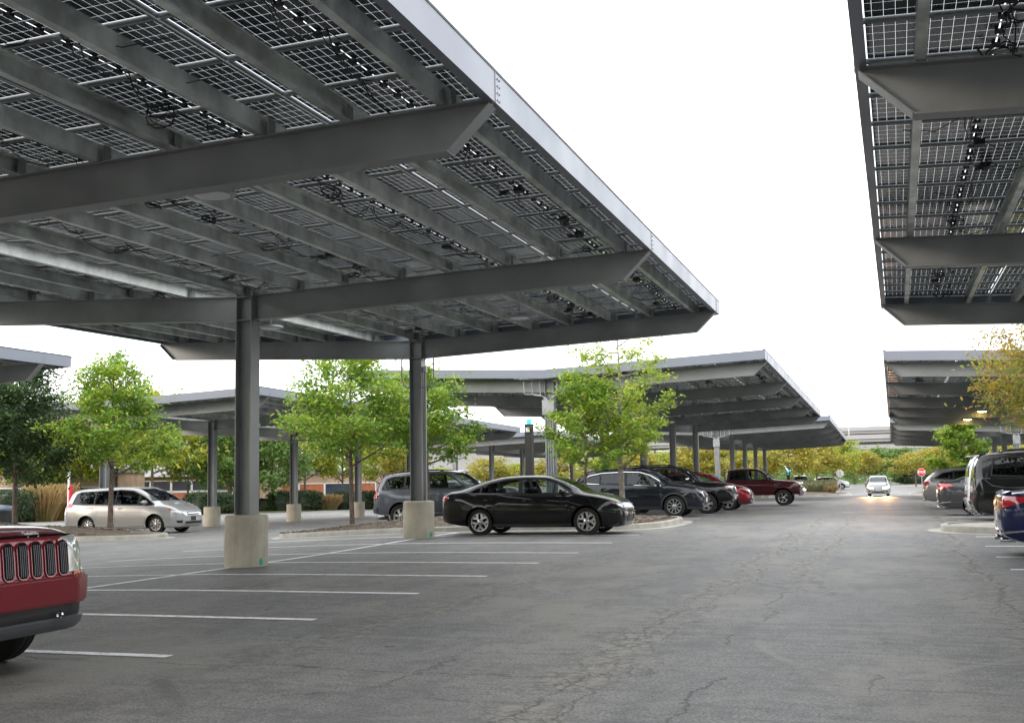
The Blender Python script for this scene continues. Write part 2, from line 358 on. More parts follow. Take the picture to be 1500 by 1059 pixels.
def island(name, outline, label, mound=.12, grass=None, mats=None, topm=None):
    """kerb ring of real height round a mulch mound"""
    root_z = 0
    P = [Vector((x, y)) for x, y in outline]
    # round the corners
    for _ in range(3):
        Q = []
        for i in range(len(P)):
            a, c = P[i], P[(i+1) % len(P)]; Q += [a*.75 + c*.25, a*.25 + c*.75]
        P = Q
    ctr = sum(P, Vector((0, 0)))/len(P)
    def inset(p, d):
        v = ctr - p; return p + v.normalized()*d
    n = len(P); k = MB()
    rings = []
    for p in P:
        z = zg(p.x, p.y); q = inset(p, .02); q2 = inset(p, .16); q3 = inset(p, .18); q0 = inset(p, -.28)
        rings.append([(q0.x, q0.y, zg(q0.x, q0.y) + .006), (p.x, p.y, z + .012), (q.x, q.y, z + .13), (inset(p, .045).x, inset(p, .045).y, z + .15), (q2.x, q2.y, z + .15), (q3.x, q3.y, z - .05), (q0.x, q0.y, z - .05)])
    vs = [v for r in rings for v in r]; m = 7
    k.add(vs, [(i*m + j, i*m + (j+1) % m, ((i+1) % n)*m + (j+1) % m, ((i+1) % n)*m + j) for i in range(n) for j in range(m)])
    ko = k.build(name, mats or KERB, None, True, 40, kind='structure')
    g = MB(); NR = 9; vs = []
    for t in range(NR + 1):
        f = t/NR
        for p in P:
            q = inset(p, .17); q = q.lerp(ctr, f); vs.append((q.x, q.y, zg(q.x, q.y) + .12 + mound*sm(f*1.6) + (.035*random.random() if t else 0)))
    fs = [(t*n + i, t*n + (i+1) % n, (t+1)*n + (i+1) % n, (t+1)*n + i) for t in range(NR) for i in range(n)]
    g.add(vs, fs); g.build('mulch_bed', topm or MULCH, None, True, 80, kind='structure')
    if grass: pass
    return ctr
island('parking_island_kerb', [(-5.95, 29.9), (-7.5, 29.35), (-15.8, 29.35), (-17.8, 30.6), (-17.6, 34.0), (-16.4, 35.0), (-7.2, 36.0), (-6.0, 35.2)], '', .16)
island('parking_island_kerb', [(.75, 28.0), (2.4, 26.5), (7, 26.6), (12, 26.6), (12, 30.4), (4, 30.6), (1.0, 30.4)], '', .02, topm=KERB)
island('parking_island_kerb', [(-22.3, 33.0), (-23.8, 31.4), (-37, 31.6), (-38, 33), (-37, 35.4), (-26, 35.4)], '', .3)
island('parking_island_kerb', [(-4.6, 113.5), (-8, 112), (-17, 112), (-18, 121), (-8, 124), (-4.6, 122)], '', .2)
island('parking_island_kerb', [(1.0, 117), (4, 115), (14, 116), (15, 126), (4, 126), (1.2, 123)], '', .1, topm=GRASS)
island('parking_island_kerb', [(2.4, 73), (4, 71.8), (14, 72), (14, 77), (4, 77), (2.4, 76)], '', .1)

# loose mulch chips / gravel
def scatter(name, m, cx, cy, rx, ry, n, size, z0=.18, mound=.1):
    b = MB()
    for _ in range(n):
        x = cx + random.uniform(-rx, rx); y = cy + random.uniform(-ry, ry)
        t = 1 - max(abs(x-cx)/rx, abs(y-cy)/ry); s = size*random.uniform(.5, 1.6)
        b.box((x, y, zg(x, y) + z0 + mound*sm(t*1.6) + .01), (s, s*.5, s*.35), 0, Matrix.Rotation(random.uniform(0, 3.1), 3, 'Z') @ Matrix.Rotation(random.uniform(-.6, .6), 3, 'X'))
    return b.build(name, m, kind='stuff', label='brown bark chips spread over the tree island', cat='mulch')
CHIP = mat('mulch_chips', (.19, .155, .125), .9, 0, .2, .5, 6)
scatter('mulch_chips', CHIP, -11.8, 32.4, 5.3, 2.4, 2600, .07, .16, .14)
scatter('mulch_chips', CHIP, -31, 33.5, 6.0, 1.6, 1500, .07, .2, .25)

# ------------------------------------------------------------------ solar canopies
PL = 1.93; PW = 1.0
def panel_mesh():
    b = MB(); hx, hy = PL/2, PW/2; t = .006
    me = bpy.data.meshes.new('solar_panel'); bm = bmesh.new(); uv = bm.loops.layers.uv.new('UVMap')
    def quad(P, uvs, mi):
        f = bm.faces.new([bm.verts.new(p) for p in P]); f.material_index = mi
        for l, c in zip(f.loops, uvs): l[uv].uv = c
    quad([(-hx, -hy, 0), (-hx, hy, 0), (hx, hy, 0), (hx, -hy, 0)], [(0, 0), (0, 6), (24, 6), (24, 0)], 0)
    def bx(x0, x1, y0, y1, z0, z1):
        P = [(x, y, z) for z in (z0, z1) for y in (y0, y1) for x in (x0, x1)]
        for q in [(0, 2, 3, 1), (4, 5, 7, 6), (0, 1, 5, 4), (2, 6, 7, 3), (0, 4, 6, 2), (1, 3, 7, 5)]: quad([P[i] for i in q], [(0, 0)]*4, 1)
    w = .018
    bx(-hx, hx, -hy, -hy + w, -.032, .004); bx(-hx, hx, hy - w, hy, -.032, .004)
    bx(-hx, -hx + w, -hy + w, hy - w, -.032, .004); bx(hx - w, hx, -hy + w, hy - w, -.032, .004)
    for k in (1, 3, 5): bx(-.03, .03, -hy + PW*k/6 - .028, -hy + PW*k/6 + .028, -.03, -.001)
    for f in list(bm.faces)[-18:]: f.material_index = 2
    bm.to_mesh(me); bm.free()
    for m in (SOLAR, GALVD, BLACK): me.materials.append(m)
    return me
PANEL = panel_mesh()
SL = .043; BD = .42
def canopy(loc, ys, zt0, grade, drift, y0, y1, label, HW=7.37, lod=0, first_conduit=False, lamps=(), lit=(), wires=True, bolts=True, cap=100, zcol=None):
    """local frame: x across, y along; ys = beam positions; zt0 = beam top height (absolute) at the tip at local y=0"""
    root = empty('solar_canopy', (loc[0], loc[1], 0), drift, label=label, cat='solar canopy', group='solar canopies over the parking rows')
    TIPX = HW - .03
    zc = lambda y: zt0 - SL*TIPX + grade*y          # beam top at centre
    zb = lambda x, y: zc(y) + SL*abs(x)
    rows = []                                      # (xa, xb)
    x = HW - .05
    for k in range(4): rows.append((x, x - PL)); x -= PL + .02
    xl = x - .28; PLl = (HW - .05 + xl)/3 - .02; x = xl
    for k in range(3): rows.append((x, x - PLl)); x -= PLl + .02
    def zr(x, y):                                   # panel plane
        return zc(y) + (SL*x if x > -.6 else SL*abs(x)) + .03
    # beams
    for k, y in enumerate(ys):
        b = MB(); z0 = zc(y)
        for s in (1, -1):
            bt, bb = TIPX, TIPX - .42
            P = [(0, y, z0 - BD), (s*bb, y, z0 - BD + SL*bb), (s*bt, y, z0 - .03 + SL*bt), (s*bt, y, z0 + SL*bt), (0, y, z0)]
            b.poly([Vector(p) + Vector((0, -.006, 0)) for p in P], .012, (0, 1, 0))
            r = Matrix.Rotation(-s*math.atan(SL), 3, 'Y'); Lb = bt*math.sqrt(1 + SL*SL)
            b.box((s*bt/2, y, z0 + SL*bt/2 + .007), (bt, .2, .014), 0, r)
            b.box((s*bb/2, y, z0 - BD + SL*bb/2 - .007), (bb, .2, .014), 0, r)
            d = Vector((s*(bt - bb), 0, BD - .03 + SL*(bt - bb))); L = d.length; a = math.atan2(d.z, d.x*s)
            b.box(Vector((s*(bt + bb)/2, y, z0 - BD + SL*bb + d.z/2)), (L, .2, .012), 0, Matrix.Rotation(-a*s, 3, 'Y'))
        bo = b.build('beam', STEEL, root)
        if lod == 0:
            for (xa, xb) in rows:
                for xx in (xa - .42, xb + .42):
                    q = MB(); q.box((xx + .05, y, zr(xx, y) + .08), (.012, .12, .18)); q.box((xx + .0, y, zb(xx, y) + .022), (.09, .12, .01)); q.build('bracket', STEEL, bo)
    # purlins
    for (xa, xb) in rows:
        for xx, dr in ((xa - .42, -1), (xb + .42, 1)):
            t = .006; hgt = .20; fl = .085
            prof = [(0, 0), (fl, 0), (fl, .022), (fl - t, .022), (fl - t, t), (t, t), (t, hgt - t), (fl - t, hgt - t), (fl - t, hgt - .022), (fl, hgt - .022), (fl, hgt), (0, hgt)]
            b = MB(); b.sweep(prof, [[Vector((xx + dr*p[0], y, zr(xx, y) - .012 + p[1])) for p in prof] for y in (y0 + .02, y1 - .02)])
            b.build('purlin', GALV, root)
    # panels
    ny = int((y1 - y0 - .06)/(PW + .02)); pit = (y1 - y0 - .06)/ny; spots = []
    for ri, (xa, xb) in enumerate(rows):
        for j in range(ny):
            y = y0 + .03 + pit*(j + .5); xm = (xa + xb)/2
            spots.append((xm, y, zr(xm, y) + .224, abs(xa - xb)/PL, pit/(PW + .02), -SL if xm > -.6 else SL))
    cs, sn = math.cos(drift), math.sin(drift)
    def key(s):
        wx, wy = loc[0] + cs*s[0] - sn*s[1], loc[1] + sn*s[0] + cs*s[1]; px, py, d = project((wx, wy, s[2]))
        vis = d > 1 and -80 < px < 1580 and -120 < py < 1100
        return (0 if vis else 1, abs(d))
    spots.sort(key=key)
    def place(s):
        return Matrix.Translation((s[0], s[1], s[2])) @ Matrix.Rotation(s[5], 4, 'Y') @ Matrix.Rotation(math.atan(grade), 4, 'X') @ Matrix.Diagonal((s[3], s[4], 1, 1))
    for s in spots[:cap]:
        o = bpy.data.objects.new('solar_panel', PANEL); C.objects.link(o); o.parent = root; o.matrix_local = place(s)
    if spots[cap:]:
        bm = bmesh.new()
        for s in spots[cap:]:
            me = PANEL.copy(); me.transform(place(s)); bm.from_mesh(me); bpy.data.meshes.remove(me)
        me = bpy.data.meshes.new('solar_panels'); bm.to_mesh(me); bm.free()
        for m in (SOLAR, GALVD, BLACK): me.materials.append(m)
        link('solar_panels', me, root, kind='stuff')
    # fascias
    def fascia(P0, P1, out, seg=None):
        b = MB(); P0, P1, out = Vector(P0), Vector(P1), Vector(out); hgt = .30
        prof = [(0, 0), (0, hgt), (-.07, hgt), (-.07, hgt - .006), (-.008, hgt - .006), (-.008, .006), (-.10, .006), (-.10, 0)]
        b.sweep(prof, [[P + out*a + Vector((0, 0, h)) for a, h in prof] for P in (P0, P1)])
        return b.build('fascia', FASC, root)
    for s in (1, -1):
        f = fascia((s*HW, y0, zb(TIPX, y0) + .0), (s*HW, y1, zb(TIPX, y1) + .0), (s, 0, 0))
        q = MB(); q.sweep(None, [[Vector((s*(HW + a), y, zb(TIPX, y) + h)) for a, h in ((.006, .302), (.006, .328), (-.06, .328), (-.06, .302))] for y in (y0, y1)]); q.build('cap_strip', BLACK, f)
        if bolts:
            for y in ys:
                q = MB(); z = zb(TIPX, y)
                q.box((s*(HW + .003), y, z + .15), (.006, .012, .298), 0)
                for a in range(4):
                    for c in (.07, .13): q.box((s*(HW + .005), y + c, z + .04 + a*.07), (.01, .014, .014), 0)
                q.build('splice_plate', STEEL, f)
    for y, oy in ((y0, -1), (y1, 1)):
        for s in (1, -1):
            fascia((0, y, zc(y)), (s*(HW - .002), y, zb(HW, y)), (0, oy, 0))
    # columns
    for k, y in enumerate(ys):
        wx, wy = loc[0] - sn*y, loc[1] + cs*y; g = zg(wx, wy); zt = zc(y) + .01; b = MB(); h = zt - g - .85; zm = g + .85 + h/2
        for s in (1, -1): b.box((s*.15, y, zm), (.018, .30, h))
        b.box((0, y, zm), (.282, .014, h))
        for zz in (zt - .012, zt - BD - .01): b.box((0, y - .075, zz), (.282, .13, .014)); b.box((0, y + .075, zz), (.282, .13, .014))
        for s in (1, -1):
            b.box((s*.165, y, zt - BD/2), (.012, .24, BD + .16))
            if lod == 0:
                for i in range(5):
                    for yy in (-.08, .08): b.box((s*.178, y + yy, zt + .03 - i*.12), (.02, .03, .03))
        b.box((0, y, g + .862), (.42, .42, .024))
        co = b.build('column', STEEL, root)
        q = MB(); q.lathe([(0, g + .90), (.33, g + .90), (.365, g + .885), (.38, g + .85), (.38, g - .1)], (0, y, 0), 36)
        fo = q.build('footing', CONC, co, True, 40)
        if lod == 0 and k >= 3:
            q = MB(); q.sweep(None, [[Vector((.383*math.cos(a) + 0, y + .383*math.sin(a), g + h_)) for a, h_ in ((-.42, .03), (-.26, .03), (-.20, .09), (-.30, .16), (-.42, .13))], [Vector((.37*math.cos(a), y + .37*math.sin(a), g + h_)) for a, h_ in ((-.42, .03), (-.26, .03), (-.20, .09), (-.30, .16), (-.42, .13))]])
            q.build('paint_mark', mat('teal_spray', (.02, .33, .27), .6), fo)
    # pipes on the first column
    if first_conduit:
        y = ys[0] - .24; g = zg(loc[0], loc[1] + y); zt = zc(y); b = MB()
        for i, xx in enumerate((-.12, -.04, .04, .12)): b.tube([(xx, y, g), (xx, y, zt - 1.05)], .032, 8)
        for s in (1, -1):
            for k, (rx, up) in enumerate(((.22, .35), (.5, .55), (.8, .62))):
                xx = s*(.05 + .05*k); top = zt - BD - .02
                pts = [(xx, y, zt - .85), (xx, y, zt - .75 + .05*k)]
                for a in range(0, 7):
                    t = a/6*math.pi/2; pts.append((xx + s*rx*(1 - math.cos(t))*.5, y, zt - .75 + .05*k + .16*math.sin(t)))
                pts.append((s*rx + xx*.3, y, zt - .55 + .04*k)); pts.append((s*(rx + .07), y, zt - .50 + .04*k)); pts.append((s*(rx + .09), y, zt - .05 + SL*rx))
                b.tube(pts, .022, 7)
        b.build('conduit', CONDUIT, root, True, 60)
        b = MB(); b.box((0, y - .02, zt - .95), (.42, .16, .5)); b.build('junction_box', CONDUIT, root)
    if first_conduit == 0 and lod == 0:      # thin U-shaped conduit on the far column
        y = ys[-1]; b = MB()
        for s in (1, -1):
            zz = zc(y) - BD
            b.tube([(s*.42 + .05, y - .12, zz + .05), (s*.42 + .05, y - .12, zz - .5), (s*.38 + .05, y - .12, zz - .62), (s*.28 + .04, y - .12, zz - .7), (s*.14, y - .12, zz - .74)], .018, 7)
        b.tube([(.2, y, zz - .3), (.2, y, .9 + zg(-11, 26))], .03, 8); b.box((.21, y - .05, zz - .28), (.1, .1, .12))
        b.build('conduit', CONDUIT, root, True, 60)
    for (lx, ly) in lamps:
        b = MB(); z = zb(lx, ly) - .02; on = (lx, ly) in lit
        b.tube([(lx, ly, z + .05), (lx, ly, z - .10)], .02); b.lathe([(0, z - .08), (.16, z - .09), (.26, z - .13), (.27, z - .16), (.2, z - .175)], (lx, ly, 0), 24)
        lo = b.build('light_fixture', STEEL if on else CONDUIT, root, True, 40)
        q = MB(); q.lathe([(.0, z - .20), (.1, z - .198), (.19, z - .185), (.2, z - .172), (0, z - .172)], (lx, ly, 0), 24)
        q.build('diffuser', mat('lit_diffuser', (.9, .8, .4), .4, emit=((1, .72, .2), 28)) if on else WHITEP, lo, True)
    # cables
    if wires:
        for ri, (xa, xb) in enumerate(rows):
            b = MB(); xm = (xa + xb)/2; rr = random.Random(ri*31 + int(y0*7))
            y = max(y0 + .3, -loc[1] + 1.0) if lod == 0 else y0 + .3
            while y < y1 - 1.2:
                L = rr.uniform(.8, 1.3); x0 = xm + rr.uniform(-.2, .2); x1 = xm + rr.uniform(-.2, .2); sag = rr.uniform(.06, .2)
                for q in range(2):
                    o_ = rr.uniform(-.05, .05); sg = sag*rr.uniform(.5, 1.4)
                    b.tube([(x0 + (x1 - x0)*t + o_ + rr.uniform(-.035, .035), y + L*t, zr(xm, y) + .197 - sg*4*t*(1-t) - .01) for t in (0, .17, .34, .5, .67, .84, 1)], .006, 4)
                if rr.random() < .45:
                    r0 = rr.uniform(.07, .13); cx = x0 + rr.uniform(-.22, .22); cz = zr(xm, y) + .135 - r0*.3
                    for q in range(3):
                        ax = rr.uniform(-.5, .5); ay = rr.uniform(-.5, .5); rq = r0*rr.uniform(.8, 1.2)
                        b.tube([(cx + rq*math.cos(a*.628), y + rq*math.sin(a*.628), cz + rq*(ax*math.cos(a*.628) + ay*math.sin(a*.628))) for a in range(11)], .007, 4)
                if rr.random() < .3: b.box((x0, y + .1, zr(xm, y) + .155), (.11, .15, .06))
                if rr.random() < .5:
                    xe = x0 + rr.choice((-1, 1))*rr.uniform(.3, .8)
                    b.tube([(x0, y, zr(xm, y) + .185), ((x0 + xe)/2, y + .2, zr(xm, y) + .09), (xe, y + .35, zr(xm, y) + .185)], .005, 4)
                y += L
            b.build('wiring', BLACK, root)
    return root
B5 = [0, 8.0, 16.0, 24.0, 32.0]
canopy((-11.0, 18.2), [-24.6, -16.4, -8.2, 0, 8.2], 5.07, .011, .02, -25.2, 8.85, 'near solar canopy over the left row, its underside filling the upper left',
       lamps=((3.7, -7.2), (-1.3, 3.2), (3.7, 4.7)), first_conduit=0)
canopy((7.18, 18.3), [-24.6, -16.4, -8.2, 0, 8.2], 4.95, .0135, 0, -25.2, 8.75, 'near solar canopy over the right row, reaching in from the upper right corner', lamps=((-3.3, 4),))
canopy((-11.25, 38.3), B5, 5.10, -.0095, .0095, -.75, 32.7, 'solar canopy over the parked SUVs left of the aisle, behind two slim trees', lod=0, first_conduit=True, lamps=((3.7, 12), (3.2, 20)), cap=100)
canopy((7.1, 38.0), B5, 4.84, -.0065, .004, -.75, 32.7, 'solar canopy right of the aisle with one glowing yellow lamp under its beams', lod=1, lamps=((-3.2, 31), (-3.0, 23)), lit=((-3.2, 31), (-3.0, 23)), wires=True)
canopy((-11.4, 78.0), B5, 4.83, -.014, .0095, -.7, 32.7, 'distant solar canopy left of the aisle, just in front of the white overpass', lod=1, first_conduit=True, wires=False, bolts=False)
canopy((7.0, 78.0), B5, 4.55, -.009, .006, -.7, 32.7, 'distant solar canopy right of the aisle, above the stop sign', lod=1, first_conduit=True, wires=False, bolts=False)
canopy((-30.0, 39.0), [0, 7.7, 15.4, 23.1, 30.8], 4.72, -.011, .004, -.9, 31.5, 'solar canopy behind the silver minivan, left of the first two tall columns', lod=1, wires=False)
canopy((-30.0, 18.6), [-16, -8, 0, 8.0], 4.86, .0, .0, -20, 9.2, 'solar canopy corner showing at the far left above the dark tree', lod=1, wires=False)
canopy((-30.2, 78.2), B5, 4.45, -.012, .004, -.7, 32.7, 'distant solar canopy seen behind the blue-topped post', lod=1, first_conduit=True, wires=False, bolts=False)

# ------------------------------------------------------------------ vegetation
def rand_unit(n):
    v = rng.normal(size=(n, 3)); return v/np.linalg.norm(v, axis=1)[:, None]
def leaves_mesh(name, centers, m, size, flat=.5, name2=None):
    n = len(centers); c = np.asarray(centers)
    nrm = rand_unit(n); nrm[:, 2] = np.abs(nrm[:, 2]) + flat; nrm /= np.linalg.norm(nrm, axis=1)[:, None]
    a = np.cross(nrm, rand_unit(n)); a /= np.linalg.norm(a, axis=1)[:, None]; b = np.cross(nrm, a)
    s = size*rng.uniform(.6, 1.35, n)[:, None]
    P = np.stack([c - a*s, c - b*s*.42 - a*s*.1 + nrm*s*.12, c + a*s, c + b*s*.42 - a*s*.1 + nrm*s*.12], 1).reshape(-1, 3)
    me = bpy.data.meshes.new(name); me.vertices.add(4*n); me.vertices.foreach_set('co', P.ravel().astype(np.float32))
    me.loops.add(4*n); me.loops.foreach_set('vertex_index', np.arange(4*n, dtype=np.int32))
    me.polygons.add(n); me.polygons.foreach_set('loop_start', np.arange(0, 4*n, 4, dtype=np.int32)); me.polygons.foreach_set('loop_total', np.full(n, 4, dtype=np.int32))
    me.materials.append(m); me.update(calc_edges=True); me.validate(); return me
def tree_data(seed, H, base, rad, nlimb, nleaf, size, lm, bark, tr=.07, top_pow=.75, bare=0, spread=.33, low=.3, cx=0, dens=1.0):
    rr = random.Random(seed); b = MB(); cl = []
    lean = Vector((rr.uniform(-.04, .04), rr.uniform(-.04, .04), 1))
    tp = [Vector((0, 0, -.1)), Vector((0, 0, .05))] + [Vector((lean.x*z*H + rr.uniform(-.03, .03), lean.y*z*H + rr.uniform(-.03, .03), z*H)) for z in (.12, .25, .4, .55, .7, .84, .95)]
    rad_t = [tr*1.5, tr*1.15, tr, tr*.92, tr*.75, tr*.55, tr*.38, tr*.22, tr*.08]
    b.tube(tp, tr, 8, 0, rad_t)
    def on_trunk(z):
        for p, q in zip(tp, tp[1:]):
            if p.z <= z <= q.z: return p.lerp(q, (z - p.z)/(q.z - p.z))
        return tp[-1].copy()
    def env(z):                                   # crown radius at height z
        t = (z - base)/(H - base)
        if t < 0 or t > 1.02: return 0
        return rad*min(1, (t + low)/(low + .12))*max(.08, 1 - max(0, t - .25)/.8)**top_pow
    for i in range(nlimb):
        t = (i + .5)/nlimb; zs = base*.92 + (H*.88 - base*.92)*t**1.05; az = i*2.4 + rr.uniform(-.5, .5)
        ze = min(H*1.0, zs + rr.uniform(.25, .6)*(1.2 - t*.5)*rad); r = env(ze)*rr.uniform(.72, 1.12)
        p0 = on_trunk(zs); p3 = Vector((math.cos(az)*r + p0.x + cx*r, math.sin(az)*r + p0.y, ze))
        mid = p0.lerp(p3, .5) + Vector((rr.uniform(-.1, .1), rr.uniform(-.1, .1), -.06*rad + rr.uniform(-.05, .05)))
        r0 = tr*(.5 - .25*t)
        b.tube([p0, p0.lerp(mid, .5) + Vector((0, 0, -.02)), mid, mid.lerp(p3, .55) + Vector((0, 0, .03)), p3], .02, 5, 0, [r0, r0*.8, r0*.55, r0*.35, r0*.12])
        if i >= nlimb - bare:
            for q in range(5):
                s0 = p0.lerp(p3, rr.uniform(.3, 1)); b.tube([s0, s0 + Vector((rr.uniform(-.5, .5), rr.uniform(-.5, .5), rr.uniform(.4, 1.1)))*rad*.35], .01, 4, 0, [.011, .004])
            continue
        nsub = 5 + int(4*(1 - t))
        for k in range(nsub):
            f = .28 + .72*(k + rr.random())/nsub; s0 = (p0.lerp(mid, f*2) if f < .5 else mid.lerp(p3, f*2 - 1))
            dirv = Vector((math.cos(az + rr.uniform(-1.1, 1.1)), math.sin(az + rr.uniform(-1.1, 1.1)), rr.uniform(-.12, .55))).normalized()
            L = rad*rr.uniform(.16, .42)*(1.15 - .4*f); e = s0 + dirv*L; b.tube([s0, s0.lerp(e, .5) + Vector((0, 0, .03)), e], .01, 4, 0, [r0*.32, r0*.2, .004])
            for w in range(3): cl.append(s0.lerp(e, .35 + .33*w) + Vector((rr.uniform(-.1, .1), rr.uniform(-.1, .1), rr.uniform(-.05, .05)))*rad*.4)
        cl.append(p3)
    for i in range(int(nlimb*1.2)):
        z = rr.uniform(base + .1*(H-base), H); a = rr.uniform(0, 6.28); r = env(z)*rr.uniform(.2, .75); cl.append(on_trunk(z) + Vector((math.cos(a)*r, math.sin(a)*r, 0)))
    cl.append(tp[-1])
    cl = np.array([list(c) for c in cl]); w = rng.uniform(.25, 1.0, len(cl))**1.3; w /= w.sum(); idx = rng.choice(len(cl), nleaf, p=w)
    sc = rng.uniform(.55, 1.25, len(cl))[idx][:, None]*spread*rad*.36
    P = cl[idx] + rng.normal(size=(nleaf, 3))*sc*np.array([1, 1, .5])
    tm = b.mesh('trunk', bark, True, 60); lmesh = leaves_mesh('crown', P, lm, size)
    return tm, lmesh
def tree(loc, data, label, group='trees in the parking lot islands', name='tree', s=1.0, rz=0, sz=None, dz=0):
    r = empty(name, (loc[0], loc[1], (zg(*loc) if len(loc) < 3 else loc[2]) + dz), rz, label=label, cat='tree', group=group); r.scale = (s, s, sz or s)
    link('trunk', data[0], r); link('crown', data[1], r); return r
# nearest trees, each one its own shape
tree((-16.0, 32.6), tree_data(3, 5.35, 1.9, 2.35, 20, 11500, .085, LEAF_G, BARK, .075, .55, low=.5), 'leafy green tree on the mulch island between the two tall columns', dz=.2, name='maple_tree')
tree((-14.6, 35.2), tree_data(5, 5.0, 2.0, 1.9, 16, 8000, .085, LEAF_G, BARK, .07, .6), 'green tree whose crown shows to the right of the second column', dz=.1, name='maple_tree')
tree((-8.75, 33.4), tree_data(8, 4.6, 1.4, 1.4, 18, 6200, .072, LEAF_G, BARK, .045, .8, low=.5), 'thin-trunked green tree behind the black sedan, shorter of the pair', dz=.15, name='maple_tree')
tree((-7.95, 34.5), tree_data(12, 6.4, 1.5, 1.6, 24, 6000, .072, LEAF_L, BARKL, .085, .3, bare=5, spread=.3), 'taller sparse tree with a pale trunk beside the black sedan bonnet', dz=.15, name='maple_tree')
tree((-25.6, 33.6), tree_data(15, 5.9, 1.65, 2.0, 20, 11500, .085, LEAF_G, BARK, .085, .8, low=.6), 'bright green tree in front of the silver minivan', dz=.45, name='maple_tree')
tree((-29.5, 33.5), tree_data(18, 5.5, 1.4, 2.55, 22, 17000, .085, LEAF_D, BARK, .085, .7, low=.5), 'dark green tree at the left edge of the picture', dz=.45, name='maple_tree')
tree((4.2, 30.6), tree_data(21, 5.6, 1.7, 2.45, 26, 17000, .058, LEAF_A, BARK, .08, .45, bare=2, spread=.36), 'autumn tree with orange and yellow leaves at the right edge', dz=.1, name='maple_tree')
tree((3.6, 74.2), tree_data(24, 4.9, .9, 1.75, 16, 8000, .12, LEAF_G, BARK, .07, .7), 'small bright green tree under the right canopies', dz=.1, name='maple_tree')
# three shapes for the trees farther off
FY = [tree_data(40 + i, 8.4, 3.0, 4.0, 18, 4200, .24, LEAF_Y, BARK, .13, .45, spread=.42, low=.5) for i in range(2)]
FYG = [tree_data(50 + i, 8.4, 2.6, 3.9, 18, 4600, .24, LEAF_YG, BARK, .13, .5, spread=.42, low=.5) for i in range(2)]
FG = [tree_data(60 + i, 8.6, 1.6, 3.8, 18, 6500, .24, LEAF_W, BARK, .14, .6, spread=.42, low=.6) for i in range(2)]
def at(px, D): rt = (px - 750)/F_PX*D; ff = Vector((CF.x, CF.y)).normalized(); rt2 = Vector((ff.y, -ff.x)); q = ff*D + rt2*rt; return q.x, q.y
far = []
kinds = {'Y': (FY, 'golden yellow tree'), 'V': (FYG, 'yellow-green tree'), 'G': (FG, 'dull green tree')}
def far_tree(px, D, k, s, where, sz=None):
    ds, lab = kinds[k]; i = len(far); o = tree(at(px, D), ds[i % 2], f'{lab} {where}', 'trees beyond the parking lot', 'tree', s*.92, (i*1.7) % 6.28, (sz or s*.68) if px > 600 else (sz or s*1.12)); far.append(o)
P = 'beyond the lot, '
for a in [(715, 128, 'Y', .85, 'left of the blue-topped post'), (762, 140, 'V', .8, 'behind the blue-topped post'), (806, 128, 'Y', .82, 'behind the pipes of the grey conduit column'),
          (868, 132, 'V', .85, 'behind the black crossover roof'), (930, 126, 'Y', .9, 'above the rear of the dark crossover'), (975, 140, 'V', .95, 'above the dark crossover between columns'),
          (1012, 128, 'Y', 1.0, 'behind the columns above the small red crossover'), (1058, 134, 'Y', 1.05, 'behind the grey conduit column left of the pickup'), (1105, 142, 'V', 1.05, 'above the maroon pickup cab'),
          (1150, 122, 'Y', .98, 'behind the small dark post'), (1190, 130, 'Y', 1.0, 'behind the far dark pickup'), (1216, 150, 'V', 1.12, 'above the far white crossover'),
          (1262, 175, 'Y', .92, 'right of the far white crossover'), (1335, 165, 'Y', .85, 'behind the stop sign'), (1362, 140, 'Y', .85, 'just right of the stop sign'),
          (1285, 215, 'G', 1.1, 'above the oncoming minivan'), (1312, 205, 'G', 1.05, 'right of the oncoming minivan'), (1245, 220, 'G', 1.1, 'left of the oncoming minivan'),
          (1400, 150, 'V', .9, 'behind the grey parked crossover'), (1450, 150, 'Y', .95, 'far behind the dark van'), (1495, 150, 'Y', .9, 'far behind the dark van at the picture edge')]:
    far_tree(*a)
for a in [(20, 92, 'V', .98, 'rising over the far left canopy corner'), (70, 100, 'G', 1.0, 'behind the dark tree on the left'), (118, 96, 'V', .85, 'between the two left trees'), (170, 100, 'V', 1.16, 'rising tallest behind the silver minivan tree'),
          (222, 94, 'V', 1.05, 'rising above the canopy behind the minivan'), (275, 100, 'V', .8, 'over the grey-roofed building'), (335, 98, 'G', .84, 'left of the first tall column'), (345, 112, 'Y', .85, 'behind the first tall column'),
          (398, 100, 'G', .86, 'right of the first tall column'), (445, 108, 'V', .95, 'behind the trimmed hedges'), (500, 112, 'V', .85, 'behind the tree between the columns'), (560, 105, 'V', .72, 'left of the grey off-roader'), (590, 100, 'Y', .62, 'just behind the grey off-roader'),
          (650, 135, 'V', .7, 'behind the grey off-roader roof')]:
    far_tree(*a)
# far-off wood
cs_ = []
for i in range(700):
    px = random.uniform(-100, 1620); D = random.uniform(225, 300); x, y = at(px, D); cs_.append((x, y, random.uniform(-.4, 4.6)))
cs_ = np.array(cs_); idx = rng.integers(0, len(cs_), 80000); Pw = cs_[idx] + rng.normal(size=(80000, 3))*np.array([2.6, 2.6, 1.5]); Pw[:, 2] = np.maximum(Pw[:, 2], -.6)
link('distant_wood', leaves_mesh('distant_wood', Pw, LEAF_W, .5), None, label='far-off belt of woodland along the horizon', cat='wood', kind='stuff')

